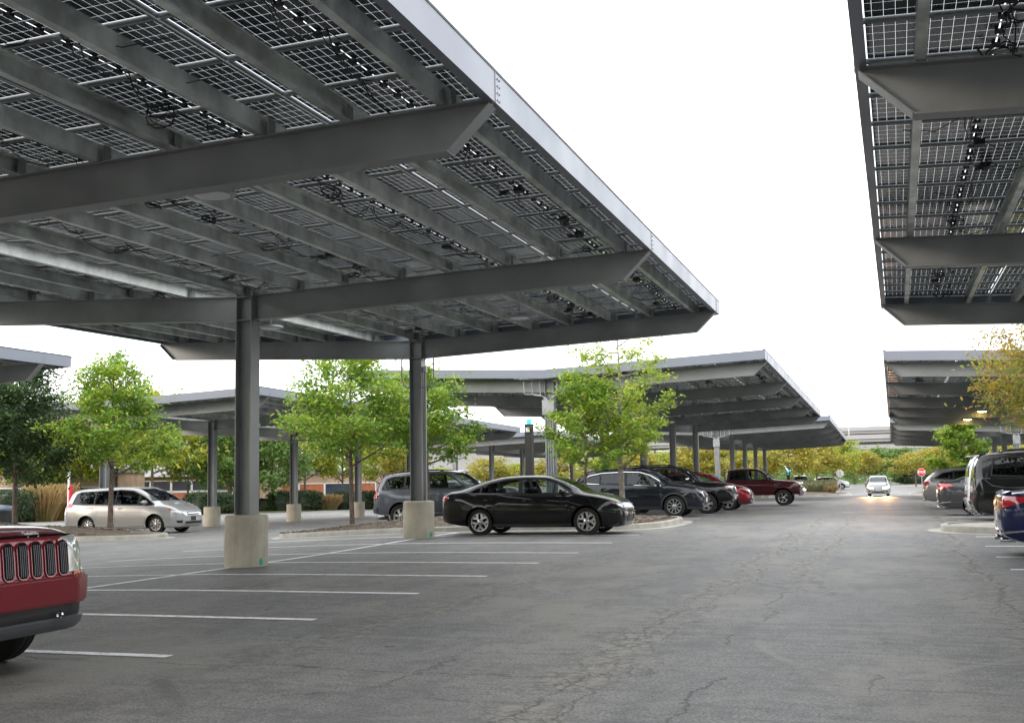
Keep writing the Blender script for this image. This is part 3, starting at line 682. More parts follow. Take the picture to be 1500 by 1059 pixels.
a_ = rng.uniform(0, 2*math.pi, 520); a_ = a_[np.cos(a_ - math.pi*.44) < .72]; rd = rng.uniform(62, 80, len(a_)); cs_ = np.stack([rd*np.cos(a_), rd*np.sin(a_), rng.uniform(1, 9, len(a_))], 1)  # unseen tree belt, added to keep low bright sky out of car reflections
cs_ = cs_[cs_[:, 1] < 20]; idx = rng.integers(0, len(cs_), 26000); Pw = cs_[idx] + rng.normal(size=(26000, 3))*np.array([2.6, 2.6, 1.6])
link('woodland', leaves_mesh('woodland', Pw, LEAF_W, .8), None, label='unseen belt of trees added behind the photographer to darken reflections', cat='wood', kind='stuff')
def bush(px, D, w, h, m, n, size, name, label, cat, group, upright=False):
    x, y = at(px, D); z = zg(x, y); r = empty(name, (x, y, z), label=label, cat=cat, group=group)
    if not upright:
        u = rand_unit(n); rr_ = rng.uniform(.72, 1.03, n)[:, None]; Pq = np.sign(u)*np.abs(u)**.6*rr_*np.array([w/2, w*.35, h/2]) + np.array([0, 0, h/2])
        link('foliage', leaves_mesh('foliage', Pq, m, size, .1), r)
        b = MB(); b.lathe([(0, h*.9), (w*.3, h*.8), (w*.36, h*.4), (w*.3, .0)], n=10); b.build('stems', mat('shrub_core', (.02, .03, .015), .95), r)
    else:
        b = MB()
        for _ in range(n):
            a = random.uniform(0, 6.28); q = random.random()**.6*w*.5; bx_, by_ = math.cos(a)*q*.5, math.sin(a)*q*.4; L = h*random.uniform(.6, 1.1)
            ex, ey = math.cos(a)*q*1.2, math.sin(a)*q*.8; t = size*.5
            b.add([(bx_ - t, by_, 0), (bx_ + t, by_, 0), ((bx_ + ex)/2 + t*.8, (by_ + ey)/2, L*.6), ((bx_ + ex)/2 - t*.8, (by_ + ey)/2, L*.6), (ex + t*.9, ey + t, L), (ex - t*.9, ey - t, L*.97)], [(0, 1, 2, 3), (3, 2, 4, 5)])
        b.build('blades', m, r)
    return r
hg = 'trimmed hedges along the far kerb'; gg = 'ornamental grasses along the far kerb'
for px, D, w, h, lab in [(298, 88, 3.0, 1.7, 'rounded green shrub behind the silver minivan bonnet'), (322, 92, 3.6, 1.5, 'low dark shrub left of the first tall column'), (392, 100, 2.6, 1.1, 'small shrub peeking out right of the first tall column'),
                         (418, 100, 3.4, 1.75, 'trimmed dark hedge left of the second row column'), (446, 100, 3.0, 1.75, 'trimmed dark hedge right of the second row column'), (508, 104, 3.0, 1.6, 'trimmed dark hedge left of the island tree trunk'),
                         (534, 104, 2.8, 1.6, 'trimmed dark hedge right of the island tree trunk'), (22, 72, 4.6, 2.0, 'large dusky green hedge at the far left')]:
    bush(px, D, w, h, HEDGE, 2600, .12, 'hedge_shrub', lab, 'shrub', hg)
for px, D, w, h, lab in [(68, 72, 2.6, 2.1, 'tan grass clump beside the big left hedge'), (85, 74, 2.6, 2.2, 'tan grass clump left of the minivan tail'), (100, 76, 2.2, 1.8, 'tan grass clump touching the minivan tail'), (466, 102, 2.2, 1.2, 'tan grass clump right of the paired hedges'), (482, 102, 2.2, 1.3, 'tan grass clump between the hedge pairs'),
                         (556, 104, 2.4, 1.4, 'pinkish grass clump right of the far footing'), (576, 104, 2.0, 1.3, 'pinkish grass clump left of the grey off-roader'), (345, 96, 3.0, .8, 'low tan grass clump beside the first column footing')]:
    bush(px, D, w, h, STRAW, 420, .07, 'ornamental_grass', lab, 'grass clump', gg, True)
for i in range(16):
    px = 1130 + (i*37) % 92; D = 113.5 + (i*5.3) % 7
    bush(px, D, 2.2, .9 + .25*((i*7) % 3), SAGE if i % 3 else STRAW, 170, .1, 'ornamental_grass', 'dry grass clump on the far island left of the oncoming minivan', 'grass clump', 'dry grasses on the far left island', True)
bush(1340, 205, 9, 2.2, HEDGE, 2000, .2, 'hedge_shrub', 'long low hedge behind the stop sign', 'shrub', hg)

# ------------------------------------------------------------------ vehicles
def pchip(pts):
    xs_ = [p[0] for p in pts]; ys_ = [p[1] for p in pts]; n = len(pts)
    h = [xs_[i+1] - xs_[i] for i in range(n-1)]; d = [(ys_[i+1] - ys_[i])/h[i] for i in range(n-1)]
    mm = [d[0]] + [0 if d[i-1]*d[i] <= 0 else 2*d[i-1]*d[i]/(d[i-1] + d[i]) for i in range(1, n-1)] + [d[-1]]
    def f(x):
        if x <= xs_[0]: return ys_[0]
        if x >= xs_[-1]: return ys_[-1]
        i = 0
        while x > xs_[i+1]: i += 1
        t = (x - xs_[i])/h[i]; t2, t3 = t*t, t*t*t
        return (2*t3-3*t2+1)*ys_[i] + (t3-2*t2+t)*h[i]*mm[i] + (-2*t3+3*t2)*ys_[i+1] + (t3-t2)*h[i]*mm[i+1]
    return f
def strip(pts, w):
    """2-D polyline -> list of quads of width w"""
    out = []
    for (a, b) in zip(pts, pts[1:]):
        dx, dy = b[0]-a[0], b[1]-a[1]; L = math.hypot(dx, dy) or 1; nx, ny = -dy/L*w/2, dx/L*w/2
        out.append([(a[0]+nx, a[1]+ny), (a[0]-nx, a[1]-ny), (b[0]-nx, b[1]-ny), (b[0]+nx, b[1]+ny)])
    return out
class Car:
    def __init__(s, name, S, label, cat, pos, heading=0, group=None):
        s.S = S; s.x, s.y = pos; ch, sh = math.cos(heading), math.sin(heading)
        # stand on the terrain: mean height of the wheels
        wz = [zg(s.x + ch*a, s.y + sh*a) for a in (-1.4, 1.4)]
        s.root = empty(name, (s.x, s.y, sum(wz)/2 + S.get('dz', 0)), heading, label=label, cat=cat, group=group)
        s.root.rotation_euler = (0, -math.atan2(wz[1] - wz[0], 2.8), heading)
        s.paint = S['paint']; s.shell()
    def shell(s):
        S = s.S; top, belt, bot, wid = (pchip(S[k]) for k in ('top', 'belt', 'bot', 'wid')); x0, x1 = S['top'][0][0], S['top'][-1][0]
        xs_ = set([p[0] for k in ('top', 'belt', 'wid', 'bot') for p in S[k] if x0 <= p[0] <= x1]); n = 64
        for i in range(n+1): xs_.add(x0 + (x1-x0)*i/n)
        for d in (.01, .025, .05, .08): xs_.add(x0 + d); xs_.add(x1 - d)
        xs_ = sorted(xs_); q = [xs_[0]]
        for x in xs_[1:]:
            if x - q[-1] > .006: q.append(x)
        xs_ = q; wr = S['roofw']/2; b = MB(); rings = []
        flare = S.get('flare', 0); ax = S['axles']
        for x in xs_:
            zt, zs, zb_, w = top(x), belt(x), bot(x), wid(x)/2; zs = min(zs, zt - .015); h = zt - zs; c = sm((h - .10)/.22)
            fl = sum(flare*max(0, 1 - ((x - a)/(S['wr'] + .12))**2)**.5 if abs(x - a) < S['wr'] + .12 else 0 for a in ax)
            hb = zs - zb_
            ring = [(0, zb_), (.78*w, zb_), (.93*w, zb_ + .025), (.975*w, zb_ + .16*hb), (w*.99 + fl, zb_ + .36*hb), (w + fl, zb_ + .56*hb), (w*.992 + fl*.7, zb_ + .74*hb), (w*.978, zb_ + .90*hb), (w*.95, zs)]
            wl = lambda u: (.925*w)*(1-u) + min(wr, .9*w)*u
            cab = [(wl(.03), zs + .03*h), (wl(.35), zs + .36*h), (wl(.68), zs + .68*h), (wl(.92), zs + .90*h), (wl(1)*.955, zs + .955*h), (wl(1)*.82, zs + .985*h), (wl(1)*.45, zs + .998*h), (0, zt)]
            hood = [(.925*w, zs + .25*h), (.89*w, zs + .45*h), (.84*w, zs + .62*h), (.76*w, zs + .76*h), (.66*w, zs + .86*h), (.5*w, zs + .94*h), (.27*w, zs + .99*h), (0, zt)]
            ring += [(a[0]*c + d[0]*(1-c), a[1]*c + d[1]*(1-c)) for a, d in zip(cab, hood)]
            rings.append([(x, y, z) for y, z in ring] + [(x, -y, z) for y, z in ring[-2:0:-1]])
        b.sweep(None, rings)
        bz = S.get('clad', 0)
        me = b.mesh('body', [s.paint, CLAD, DARKIN], True, 50)
        s.bvh = BVHTree.FromPolygons([v.co.copy() for v in me.vertices], [tuple(p.vertices) for p in me.polygons])
        if bz:
            nv = len(rings[0])
            for p in me.polygons:
                if all(me.vertices[v].co.z < bz + .22 for v in p.vertices) and p.center.z < bz: p.material_index = 1
        # wheel openings
        cut = MB(); R_ = S['wr'] + S.get('gap', .055)
        for a in ax:
            for sd in (1, -1):
                k = 28; yo = S['track']/2; P = [(a + R_*math.cos(2*math.pi*i/k), S['wr']*1.0 + R_*math.sin(2*math.pi*i/k)) for i in range(k)]
                cut.sweep(None, [[Vector((px_, yy, pz)) for px_, pz in P] for yy in (sd*(yo - .24), sd*(yo + .5))], 2)
        cm = cut.mesh('cut', [s.paint, CLAD, DARKIN])
        bo = bpy.data.objects.new('body', me); co = bpy.data.objects.new('cutter', cm); C.objects.link(bo); C.objects.link(co)
        md = bo.modifiers.new('b', 'BOOLEAN'); md.object = co; md.operation = 'DIFFERENCE'; md.solver = 'EXACT'
        dg = bpy.context.evaluated_depsgraph_get(); nm = bpy.data.meshes.new_from_object(bo.evaluated_get(dg)); bo.modifiers.clear(); bo.data = nm; shade(nm, 38)
        bpy.data.objects.remove(co); bo.parent = s.root; s.body = bo; bo.name = 'body'; nm.name = 'body'
    def cut(s, mb):
        cm = mb.mesh('cut', [s.paint, CLAD, DARKIN]); co = bpy.data.objects.new('cutter', cm); C.objects.link(co)
        tmp = bpy.data.objects.new('tmp', s.body.data); C.objects.link(tmp); md = tmp.modifiers.new('b', 'BOOLEAN'); md.object = co; md.operation = 'DIFFERENCE'; md.solver = 'EXACT'
        nm = bpy.data.meshes.new_from_object(tmp.evaluated_get(bpy.context.evaluated_depsgraph_get())); ok = len(nm.polygons) > 500
        bpy.data.objects.remove(co); bpy.data.objects.remove(tmp)
        if ok: shade(nm, 38); s.body.data = nm; nm.name = 'body'
    def ray(s, mode, u, v, cx=0):
        if mode in ('L', 'R'): sg = 1 if mode == 'L' else -1; o, d = Vector((u, sg*3, v)), Vector((0, -sg, 0))
        elif mode == 'F': o, d = Vector((6, u, v)), Vector((-1, 0, 0))
        elif mode == 'B': o, d = Vector((-6, u, v)), Vector((1, 0, 0))
        elif mode == 'T': o, d = Vector((u, v, 4)), Vector((0, 0, -1))
        else: a = R(u); o = Vector((cx + 5*math.cos(a), 5*math.sin(a), v)); d = -Vector((math.cos(a), math.sin(a), 0))
        h = s.bvh.ray_cast(o, d)
        if h[0] is None:
            h = s.bvh.find_nearest(o + d*(3.0 if mode not in ('L', 'R') else 2.2)); nn = -d
            return h[0], nn
        n = h[1]
        if n.dot(d) > 0: n = -n
        return h[0], n
    def patch(s, name, mode, polys, m, off=.004, res=.07, cx=0, smooth=True, parent=None):
        if isinstance(polys[0][0], (int, float)): polys = [polys]
        bm = bmesh.new()
        for pl in polys:
            try: bm.faces.new([bm.verts.new((p[0], p[1], 0)) for p in pl])
            except Exception: pass
        us = [p[0] for pl in polys for p in pl]; vs = [p[1] for pl in polys for p in pl]
        ru = res*(25 if mode == 'C' else 1)
        for lo, hi, r, no in ((min(us), max(us), ru, (1, 0, 0)), (min(vs), max(vs), res, (0, 1, 0))):
            k = int((hi - lo)/r)
            for i in range(1, k + 1):
                t = lo + (hi - lo)*i/(k + 1)
                bmesh.ops.bisect_plane(bm, geom=list(bm.verts) + list(bm.edges) + list(bm.faces), plane_co=(t, 0, 0) if no[0] else (0, t, 0), plane_no=no)
        bnd = [e for e in bm.edges if len(e.link_faces) == 1]
        ex = bmesh.ops.extrude_edge_only(bm, edges=bnd); nv = set(g for g in ex['geom'] if isinstance(g, bmesh.types.BMVert))
        for v in bm.verts:
            p, n = s.ray(mode, v.co.x, v.co.y, cx); v.co = p + n*(-.006 if v in nv else off)
        bmesh.ops.recalc_face_normals(bm, faces=bm.faces)
        me = bpy.data.meshes.new(name); bm.to_mesh(me); bm.free(); me.materials.append(m)
        if smooth: shade(me, 50)
        return link(name, me, parent or s.root)
    def both(s, name, polys, m, off=.004, res=.07, mode='L', cx=0):
        """same patch on both flanks; for C mode mirrored angle"""
        if mode == 'L': return s.patch(name, 'L', polys, m, off, res), s.patch(name, 'R', polys, m, off, res)
        neg = [[(-a, b) for a, b in pl] for pl in (polys if not isinstance(polys[0][0], (int, float)) else [polys])]
        return s.patch(name, mode, polys, m, off, res, cx), s.patch(name, mode, neg, m, off, res, cx)
    def wheels(s, kind='five', rimr=.66, rim=SILVER):
        S = s.S; r = S['wr']; y0 = S['track']/2; tw = S.get('tw', .215)
        key = (round(r, 3), kind, round(tw, 3), rimr, rim.name)
        if key not in WH:
            t = MB(); rr_ = r*rimr
            prof = [(rr_, -tw/2 + .02), (rr_ + .012, -tw/2), (r*.86, -tw/2 - .006), (r*.965, -tw/2 + .012), (r, -tw/2 + .04)]
            for g_ in (-.3, 0, .3): prof += [(r, tw*g_ - .012), (r - .008, tw*g_ - .008), (r - .008, tw*g_ + .008), (r, tw*g_ + .012)]
            prof += [(r, tw/2 - .04), (r*.965, tw/2 - .012), (r*.86, tw/2 + .006), (rr_ + .012, tw/2), (rr_, tw/2 - .02)]
            t.lathe(prof, n=40, axis='y')
            h = MB(); h.lathe([(0, -.02), (rr_*.98, -.02), (rr_*.98, .035), (rr_*.5, .05), (0, .05)], n=28, axis='y')
            m = MB(); m.lathe([(rr_ + .004, tw/2 - .012), (rr_ - .002, tw/2 + .004), (rr_ - .022, tw/2 + .002), (rr_ - .03, tw/2 - .03), (rr_ - .02, -tw/2 + .02), (rr_ + .004, -tw/2 + .02)], n=40, axis='y', closed=True)
            yf = tw/2 - .018
            def spoke(a0, a1, w0, w1, r0=.05, r1=rr_ - .015, dy=.0):
                P = []
                for rad_, a, w in ((r0, a0, w0), (r1, a1, w1)):
                    c = Vector((rad_*math.cos(a), 0, rad_*math.sin(a))); q = Vector((-math.sin((a0+a1)/2), 0, math.cos((a0+a1)/2)))
                    P += [c + q*w/2, c - q*w/2]
                P = [P[0], P[1], P[3], P[2]]; lo = [p + Vector((0, yf - .035 + dy, 0)) for p in P]; hi = [p*.995 + Vector((0, yf + dy + (.0 if i < 2 else -.006), 0)) for i, p in enumerate(P)]
                m.add(lo + hi, [(0, 3, 2, 1), (4, 5, 6, 7), (0, 1, 5, 4), (1, 2, 6, 5), (2, 3, 7, 6), (3, 0, 4, 7)])
            if kind == 'kia':
                for k in range(5):
                    a = 2*math.pi*k/5 + .3
                    spoke(a, a, .06, .055, .03, rr_*.55)
                    for sg in (-1, 1): spoke(a, a + sg*.36, .05, .075, rr_*.45)
            elif kind == 'multi':
                for k in range(10):
                    a = 2*math.pi*k/10; spoke(a, a + .06, .03, .024); spoke(a + .2, a + .14, .018, .02)
            elif kind == 'cap':
                for k in range(9): a = 2*math.pi*k/9; spoke(a, a + .1, .035, .085)
            else:
                N = 5 if kind == 'five' else 6
                for k in range(N): a = 2*math.pi*k/N + .2; spoke(a - .05, a - .1, .06, .06); spoke(a + .05, a + .1, .06, .06)
            m.lathe([(0, yf + .012), (.035, yf + .01), (.07, yf - .004), (.075, yf - .04)], n=18, axis='y')
            WH[key] = (h.mesh('wheel', DARKIN, True), t.mesh('tyre', RUBBER, True, 30), m.mesh('rim', rim, True, 30))
        h, t, m = WH[key]
        for a in S['axles']:
            for sd in (1, -1):
                w = link('wheel', h, s.root, (a, sd*(y0 - tw/2 + .0), r))
                if sd < 0: w.rotation_euler = (0, 0, math.pi)
                w.rotation_euler.y = random.uniform(0, 1) if sd > 0 else random.uniform(0, 1)
                for nm_, me in (('tyre', t), ('rim', m)): link(nm_, me, w)
    def mirrors(s, x, z, m=None, w=.2):
        for sd in (1, -1):
            p, n = s.ray('L' if sd > 0 else 'R', x, z - .03); b = MB()
            prof = [(0, -.5), (.35, -.46), (.5, -.2), (.5, .2), (.35, .46), (0, .5)]
            b.lathe([(a, c) for a, c in prof], n=16)
            bb = b.mesh('mirror', m or s.paint, True, 60); bb.transform(Matrix.Translation((x, p.y + sd*.13, z + .06)) @ Matrix.Diagonal((.13, w*1.1, .145, 1)) @ Matrix.Rotation(R(90), 4, 'X'))
            k = link('mirror', bb, s.root); q = MB(); q.box((x, p.y + sd*.04, z - .0), (.06, .12, .03)); q.build('mirror_arm', BLACK, k)
    def handles(s, pts, m=None):
        for sd in (1, -1):
            for x, z in pts:
                p, n = s.ray('L' if sd > 0 else 'R', x, z); b = MB()
                b.tube([(x - .1, p.y - sd*.005, z), (x - .075, p.y + sd*.032, z), (x + .075, p.y + sd*.032, z + .004), (x + .1, p.y - sd*.005, z + .004)], .013, 6)
                b.build('door_handle', m or s.paint, s.root, True, 60)
    def text(s, body, size, mode, u, v, m, name='badge', ext=.004):
        cu = bpy.data.curves.new(name, 'FONT'); cu.body = body; cu.size = size; cu.extrude = ext; cu.align_x = 'CENTER'; cu.align_y = 'CENTER'
        t = bpy.data.objects.new(name, cu); C.objects.link(t); dg = bpy.context.evaluated_depsgraph_get(); me = bpy.data.meshes.new_from_object(t.evaluated_get(dg)); bpy.data.objects.remove(t)
        me.materials.clear(); me.materials.append(m); p, n = s.ray(mode, u, v); zax = n; xax = Vector((0, 0, 1)).cross(zax).normalized(); yax = zax.cross(xax)
        mt = Matrix((xax, yax, zax)).transposed().to_4x4(); mt.translation = p + n*.005; me.transform(mt); return link(name, me, s.root)
    def rails(s, x0, x1, y, up=.03):
        top = pchip(s.S['top'])
        for sd in (1, -1):
            b = MB(); pts = []
            for i in range(9):
                x = x0 + (x1-x0)*i/8; p, n = s.ray('T', x, sd*y); pts.append((x, sd*y, p.z + (up if 0 < i < 8 else -.01)))
            b.tube(pts, .016, 6); b.build('roof_rail', BLACK, s.root, True, 60)
WH = {}
def poly_off(P, d):
    """grow a polygon outwards about its edges (simple)"""
    n = len(P); A = sum(P[i][0]*P[(i+1) % n][1] - P[(i+1) % n][0]*P[i][1] for i in range(n)); sgn = 1 if A > 0 else -1; out = []
    for i in range(n):
        a, b, c = P[i-1], P[i], P[(i+1) % n]
        e1 = (b[0]-a[0], b[1]-a[1]); e2 = (c[0]-b[0], c[1]-b[1]); l1 = math.hypot(*e1) or 1; l2 = math.hypot(*e2) or 1
        n1 = (e1[1]/l1*sgn, -e1[0]/l1*sgn); n2 = (e2[1]/l2*sgn, -e2[0]/l2*sgn); nx, ny = n1[0]+n2[0], n1[1]+n2[1]; L = nx*nx + ny*ny
        k = 2*d/max(L, .6); out.append((b[0] + nx*k, b[1] + ny*k))
    return out
def car_common(c, dlo, panes, ws, rw, seams, trim=None, priv=0, rear=-.95):
    """dlo = side window outline; panes = its panes; ws / rw = front and rear screens as (y,z) polygons"""
    P = dlo + [dlo[0]]; ring = strip(P, .035); panes = sorted(panes, key=lambda q: min(p[0] for p in q))
    gaps = [clip(dlo, max(p[0] for p in a) - .004, min(p[0] for p in b_) + .004) for a, b_ in zip(panes, panes[1:])]
    c.both('window_surround', ring + [q for q in gaps if len(q) > 2], BLACK, .009, .08)
    if trim: Q = poly_off(dlo, .028); c.both('window_trim', strip(Q + [Q[0]], .018), trim, .011, .25)
    for k_, pn in enumerate(panes):
        c.both('window', pn, PRIV if (priv and k_ < len(panes) - 1) or priv > 1 else GLASS, .005, .07)
    c.patch('windscreen', 'F', ws, GLASS, .005, .045)
    if rw: c.patch('rear_window', 'B', rw, PRIV if priv else GLASS, .005, .045)
    for sm_ in seams: c.both('door_seam', strip(sm_, .009), DARKIN, .0015, .12)
    ins = poly_off(dlo, -.014); a = MB(); a.poly([Vector((x, -1.6, z)) for x, z in ins], 3.2, (0, 1, 0), 2); cuts = [a]
    xm = max(p[0] for p in dlo) - 1.0; b_ = MB(); b_.poly([Vector((xm, y, z)) for y, z in poly_off(ws, -.012)], 4, (1, 0, 0), 2); cuts.append(b_)
    if rw: d = MB(); d.poly([Vector((-4, y, z)) for y, z in poly_off(rw, -.012)], 4 + min(p[0] for p in dlo) + .7, (1, 0, 0), 2); cuts.append(d)
    for q in cuts: c.cut(q)
    zb = min(p[1] for p in dlo)
    fx = max(p[0] for p in dlo) - 1.15
    for x in (fx, fx + rear):
        for y in (-.36, .36):
            b_ = MB(); r = Matrix.Rotation(R(-14), 3, 'Y')
            prof = lambda w, d, h: [(-w/2, 0), (-w*.46, h*.85), (-w*.3, h), (w*.3, h), (w*.46, h*.85), (w/2, 0)]
            b_.poly([r @ Vector((-.05, a_, z)) + Vector((x, y, zb - .12)) for a_, z in prof(.46, .1, .30)], .10, (1, 0, 0))
            b_.poly([r @ Vector((-.05, a_*1.0, z + .32)) + Vector((x, y, zb - .12)) for a_, z in prof(.24, .1, .15)], .08, (1, 0, 0))
            b_.build('seat', SEATM, c.root, True, 40)
    b_ = MB(); b_.tube([(fx + .62 + .06*math.cos(t*.524), .36 + .18*math.sin(t*.524), zb + .02 + .17*math.cos(t*.524)) for t in range(13)], .014, 6); b_.build('steering_wheel', BLACK, c.root, True, 60)
def clip(P, xa, xb):
    """clip polygon between x=xa..xb"""
    def cl(P, x, keep):
        out = []
        for i in range(len(P)):
            a, b = P[i-1], P[i]; ia, ib = keep(a[0]), keep(b[0])
            if ia != ib: t = (x - a[0])/(b[0]-a[0]); out.append((x, a[1] + t*(b[1]-a[1])))
            if ib: out.append(b)
        return out
    return cl(cl(P, xa, lambda v: v >= xa), xb, lambda v: v <= xb)
def plate(c, mode, z, m=None, w=.3):
    c.patch('number_plate', mode, [(-w/2, z - .075), (w/2, z - .075), (w/2, z + .075), (-w/2, z + .075)], m or WHITEP, .014, .1)

# --- black saloon
P_BLACK = paint('black_car_paint', (.002, .0022, .003), 0, .3)
SED = dict(paint=P_BLACK, axles=(-1.35, 1.35), wr=.325, track=1.72, roofw=1.18, gap=.05, flare=.018,
    top=[(-2.42, .70), (-2.38, 1.0), (-2.2, 1.085), (-1.95, 1.12), (-1.7, 1.19), (-1.2, 1.335), (-.7, 1.42), (-.2, 1.44), (.25, 1.425), (.6, 1.34), (.95, 1.185), (1.22, 1.045), (1.6, .965), (1.95, .87), (2.13, .77), (2.22, .62)],
    belt=[(-2.42, .68), (-2.36, .92), (-2.1, 1.0), (-1.5, 1.0), (-.3, .955), (.8, .925), (1.25, .91), (1.8, .83), (2.08, .72), (2.22, .56)],
    bot=[(-2.42, .48), (-2.36, .33), (-2.05, .24), (-1.3, .19), (1.3, .18), (2.0, .18), (2.17, .20), (2.22, .3)],
    wid=[(-2.42, 1.22), (-2.37, 1.46), (-2.15, 1.66), (-1.6, 1.77), (-.5, 1.8), (.6, 1.8), (1.4, 1.79), (1.8, 1.70), (2.05, 1.5), (2.17, 1.28), (2.22, 1.08)])
k = Car('parked_sedan', SED, 'black sedan parked alone nose-out in front of the tree island', 'car', (-8.45, 27.85), 0, 'cars parked left of the aisle')
dlo = [(-1.66, 1.03), (-1.48, 1.135), (-1.1, 1.265), (-.65, 1.345), (-.15, 1.365), (.3, 1.33), (.62, 1.22), (.98, 1.0), (.9, .965), (-.3, .985), (-1.5, 1.015)]
car_common(k, dlo, [clip(dlo, -1.66, -1.36), clip(dlo, -1.32, -.36), clip(dlo, -.28, .52), clip(dlo, .55, .98)],
    [(-.66, 1.05), (.66, 1.05), (.52, 1.37), (-.52, 1.37)], [(-.6, 1.15), (.6, 1.15), (.5, 1.35), (-.5, 1.35)],
    [[(.98, .95), (1.0, .6), (.92, .3), (-.3, .27), (-.32, .6), (-.31, .96)], [(-.32, .27), (-1.0, .32), (-1.1, .5), (-1.42, .75), (-1.46, .98)]], None)
k.both('sill_trim', [(-1.0, .22), (.98, .2), (.98, .265), (-1.0, .285)], CLAD, .01, .1)
k.wheels('kia', .70, SILVER); k.mirrors(.78, .98); k.handles([(-1.12, .86), (-.12, .84)])
k.both('headlight', [(17, .60), (26, .645), (36, .70), (45, .745), (46, .71), (38, .645), (27, .585), (17, .565)], LAMPG, .006, .04, 'C', 1.35)
k.both('turn_signal', [(46, .75), (51, .755), (48, .71)], AMBER, .007, .04, 'C', 1.35)
k.patch('grille', 'C', [(-14, .60), (14, .60), (15, .55), (10, .50), (-10, .50), (-15, .55)], BLACK, .008, .03, 1.35); k.patch('grille_trim', 'C', strip([(-15, .55), (-14, .61), (14, .61), (15, .55)], .02), CHROME, .014, .03, 1.35)
k.patch('lower_grille', 'C', [(-18, .43), (18, .43), (22, .30), (-22, .30)], BLACK, .008, .04, 1.35); plate(k, 'F', .40, CLAD, .3)
k.both('fog_light', [(24, .45), (33, .47), (35, .43), (26, .34)], BLACK, .006, .03, 'C', 1.35); k.both('fog_trim', strip([(23, .475), (34, .49), (27, .35)], .02), CHROME, .012, .03, 'C', 1.35)
k.both('tail_light', [(124, .92), (136, .97), (176, .95), (176, .87), (150, .84), (134, .84)], REDG, .008, .04, 'C', -1.6)

# --- silver minivan
P_SILV = paint('silver_beige_paint', (.43, .43, .425), .5, .3)
VAN = dict(paint=P_SILV, axles=(-1.6, 1.4), wr=.345, track=1.74, roofw=1.32, gap=.05, flare=.02,
    top=[(-2.72, .7), (-2.68, 1.0), (-2.55, 1.35), (-2.35, 1.64), (-2.1, 1.71), (-1.2, 1.755), (-.2, 1.76), (.4, 1.72), (.8, 1.58), (1.3, 1.32), (1.72, 1.13), (2.05, 1.02), (2.28, .88), (2.38, .74), (2.43, .62)],
    belt=[(-2.72, .66), (-2.66, .95), (-2.5, 1.1), (-1.5, 1.1), (0, 1.06), (1.2, 1.02), (1.7, .98), (2.1, .88), (2.32, .74), (2.43, .58)],
    bot=[(-2.72, .5), (-2.64, .34), (-2.3, .26), (-1, .2), (1.4, .2), (2.2, .2), (2.36, .22), (2.43, .32)],
    wid=[(-2.72, 1.5), (-2.66, 1.7), (-2.45, 1.86), (-1.6, 1.94), (.5, 1.95), (1.5, 1.93), (1.95, 1.82), (2.22, 1.6), (2.36, 1.35), (2.43, 1.15)])
def minivan(spec, label, pos, heading, extra=True, lit=False, group='cars in the rows farther off', name='minivan'):
    k = Car(name, spec, label, 'minivan', pos, heading, group)
    dlo = [(-2.3, 1.17), (-2.18, 1.52), (-2.0, 1.6), (-.2, 1.63), (.35, 1.58), (.85, 1.36), (1.34, 1.07), (1.2, 1.05), (-1, 1.12)]
    car_common(k, dlo, [clip(dlo, -2.3, -1.32), clip(dlo, -1.26, -.38), clip(dlo, -.32, .62), clip(dlo, .68, 1.34)],
        [(-.78, 1.2), (.78, 1.2), (.6, 1.66), (-.6, 1.66)], [(-.72, 1.12), (.72, 1.12), (.6, 1.55), (-.6, 1.55)],
        [[(1.05, 1.05), (1.0, .6), (.95, .3), (-.3, .27), (-.34, .7), (-.34, 1.1)], [(-.34, .27), (-1.15, .3), (-1.3, .6), (-1.3, 1.13)]], None, 1)
    k.both('track_rail', strip([(-2.4, 1.0), (-1.32, .995)], .02), BLACK, .004, .2)
    k.both('side_moulding', strip([(-1.25, .45), (.95, .42)], .05), spec['paint'], .014, .2)
    k.wheels('cap', .66, SILVER); k.mirrors(1.02, 1.1, None, .24); k.handles([(-.5, .96), (-.1, .96)])
    k.both('headlight', [(20, .72), (34, .78), (50, .88), (52, .80), (36, .66), (21, .63)], LAMPG if not lit else HEADLIT, .008, .04, 'C', 1.35)
    k.both('turn_signal', [(50, .885), (56, .90), (52, .79)], AMBER, .008, .04, 'C', 1.35)
    k.patch('grille', 'C', [(-16, .76), (16, .76), (17, .66), (-17, .66)], BLACK, .008, .03, 1.35); k.patch('grille_trim', 'C', strip([(-16, .71), (16, .71)], .03), CHROME, .016, .03, 1.35)
    k.patch('lower_grille', 'C', [(-26, .42), (26, .42), (24, .33), (-24, .33)], BLACK, .008, .04, 1.35); k.both('fog_light', [(30, .46), (42, .46), (40, .38), (32, .36)], BLACK, .008, .04, 'C', 1.35)
    plate(k, 'F', .52, CLAD if not lit else WHITEP)
    k.both('tail_light', [(117, .98), (118, 1.16), (129, 1.2), (142, 1.12), (140, .97)], REDG, .01, .04, 'C', -1.8)
    return k
HEADLIT = mat('lit_headlamp', (.9, .9, .8), .2, emit=((1, .60, .22), 12))
minivan(VAN, 'silver beige minivan parked behind the bright green tree', (-27.4, 37.6), 0)

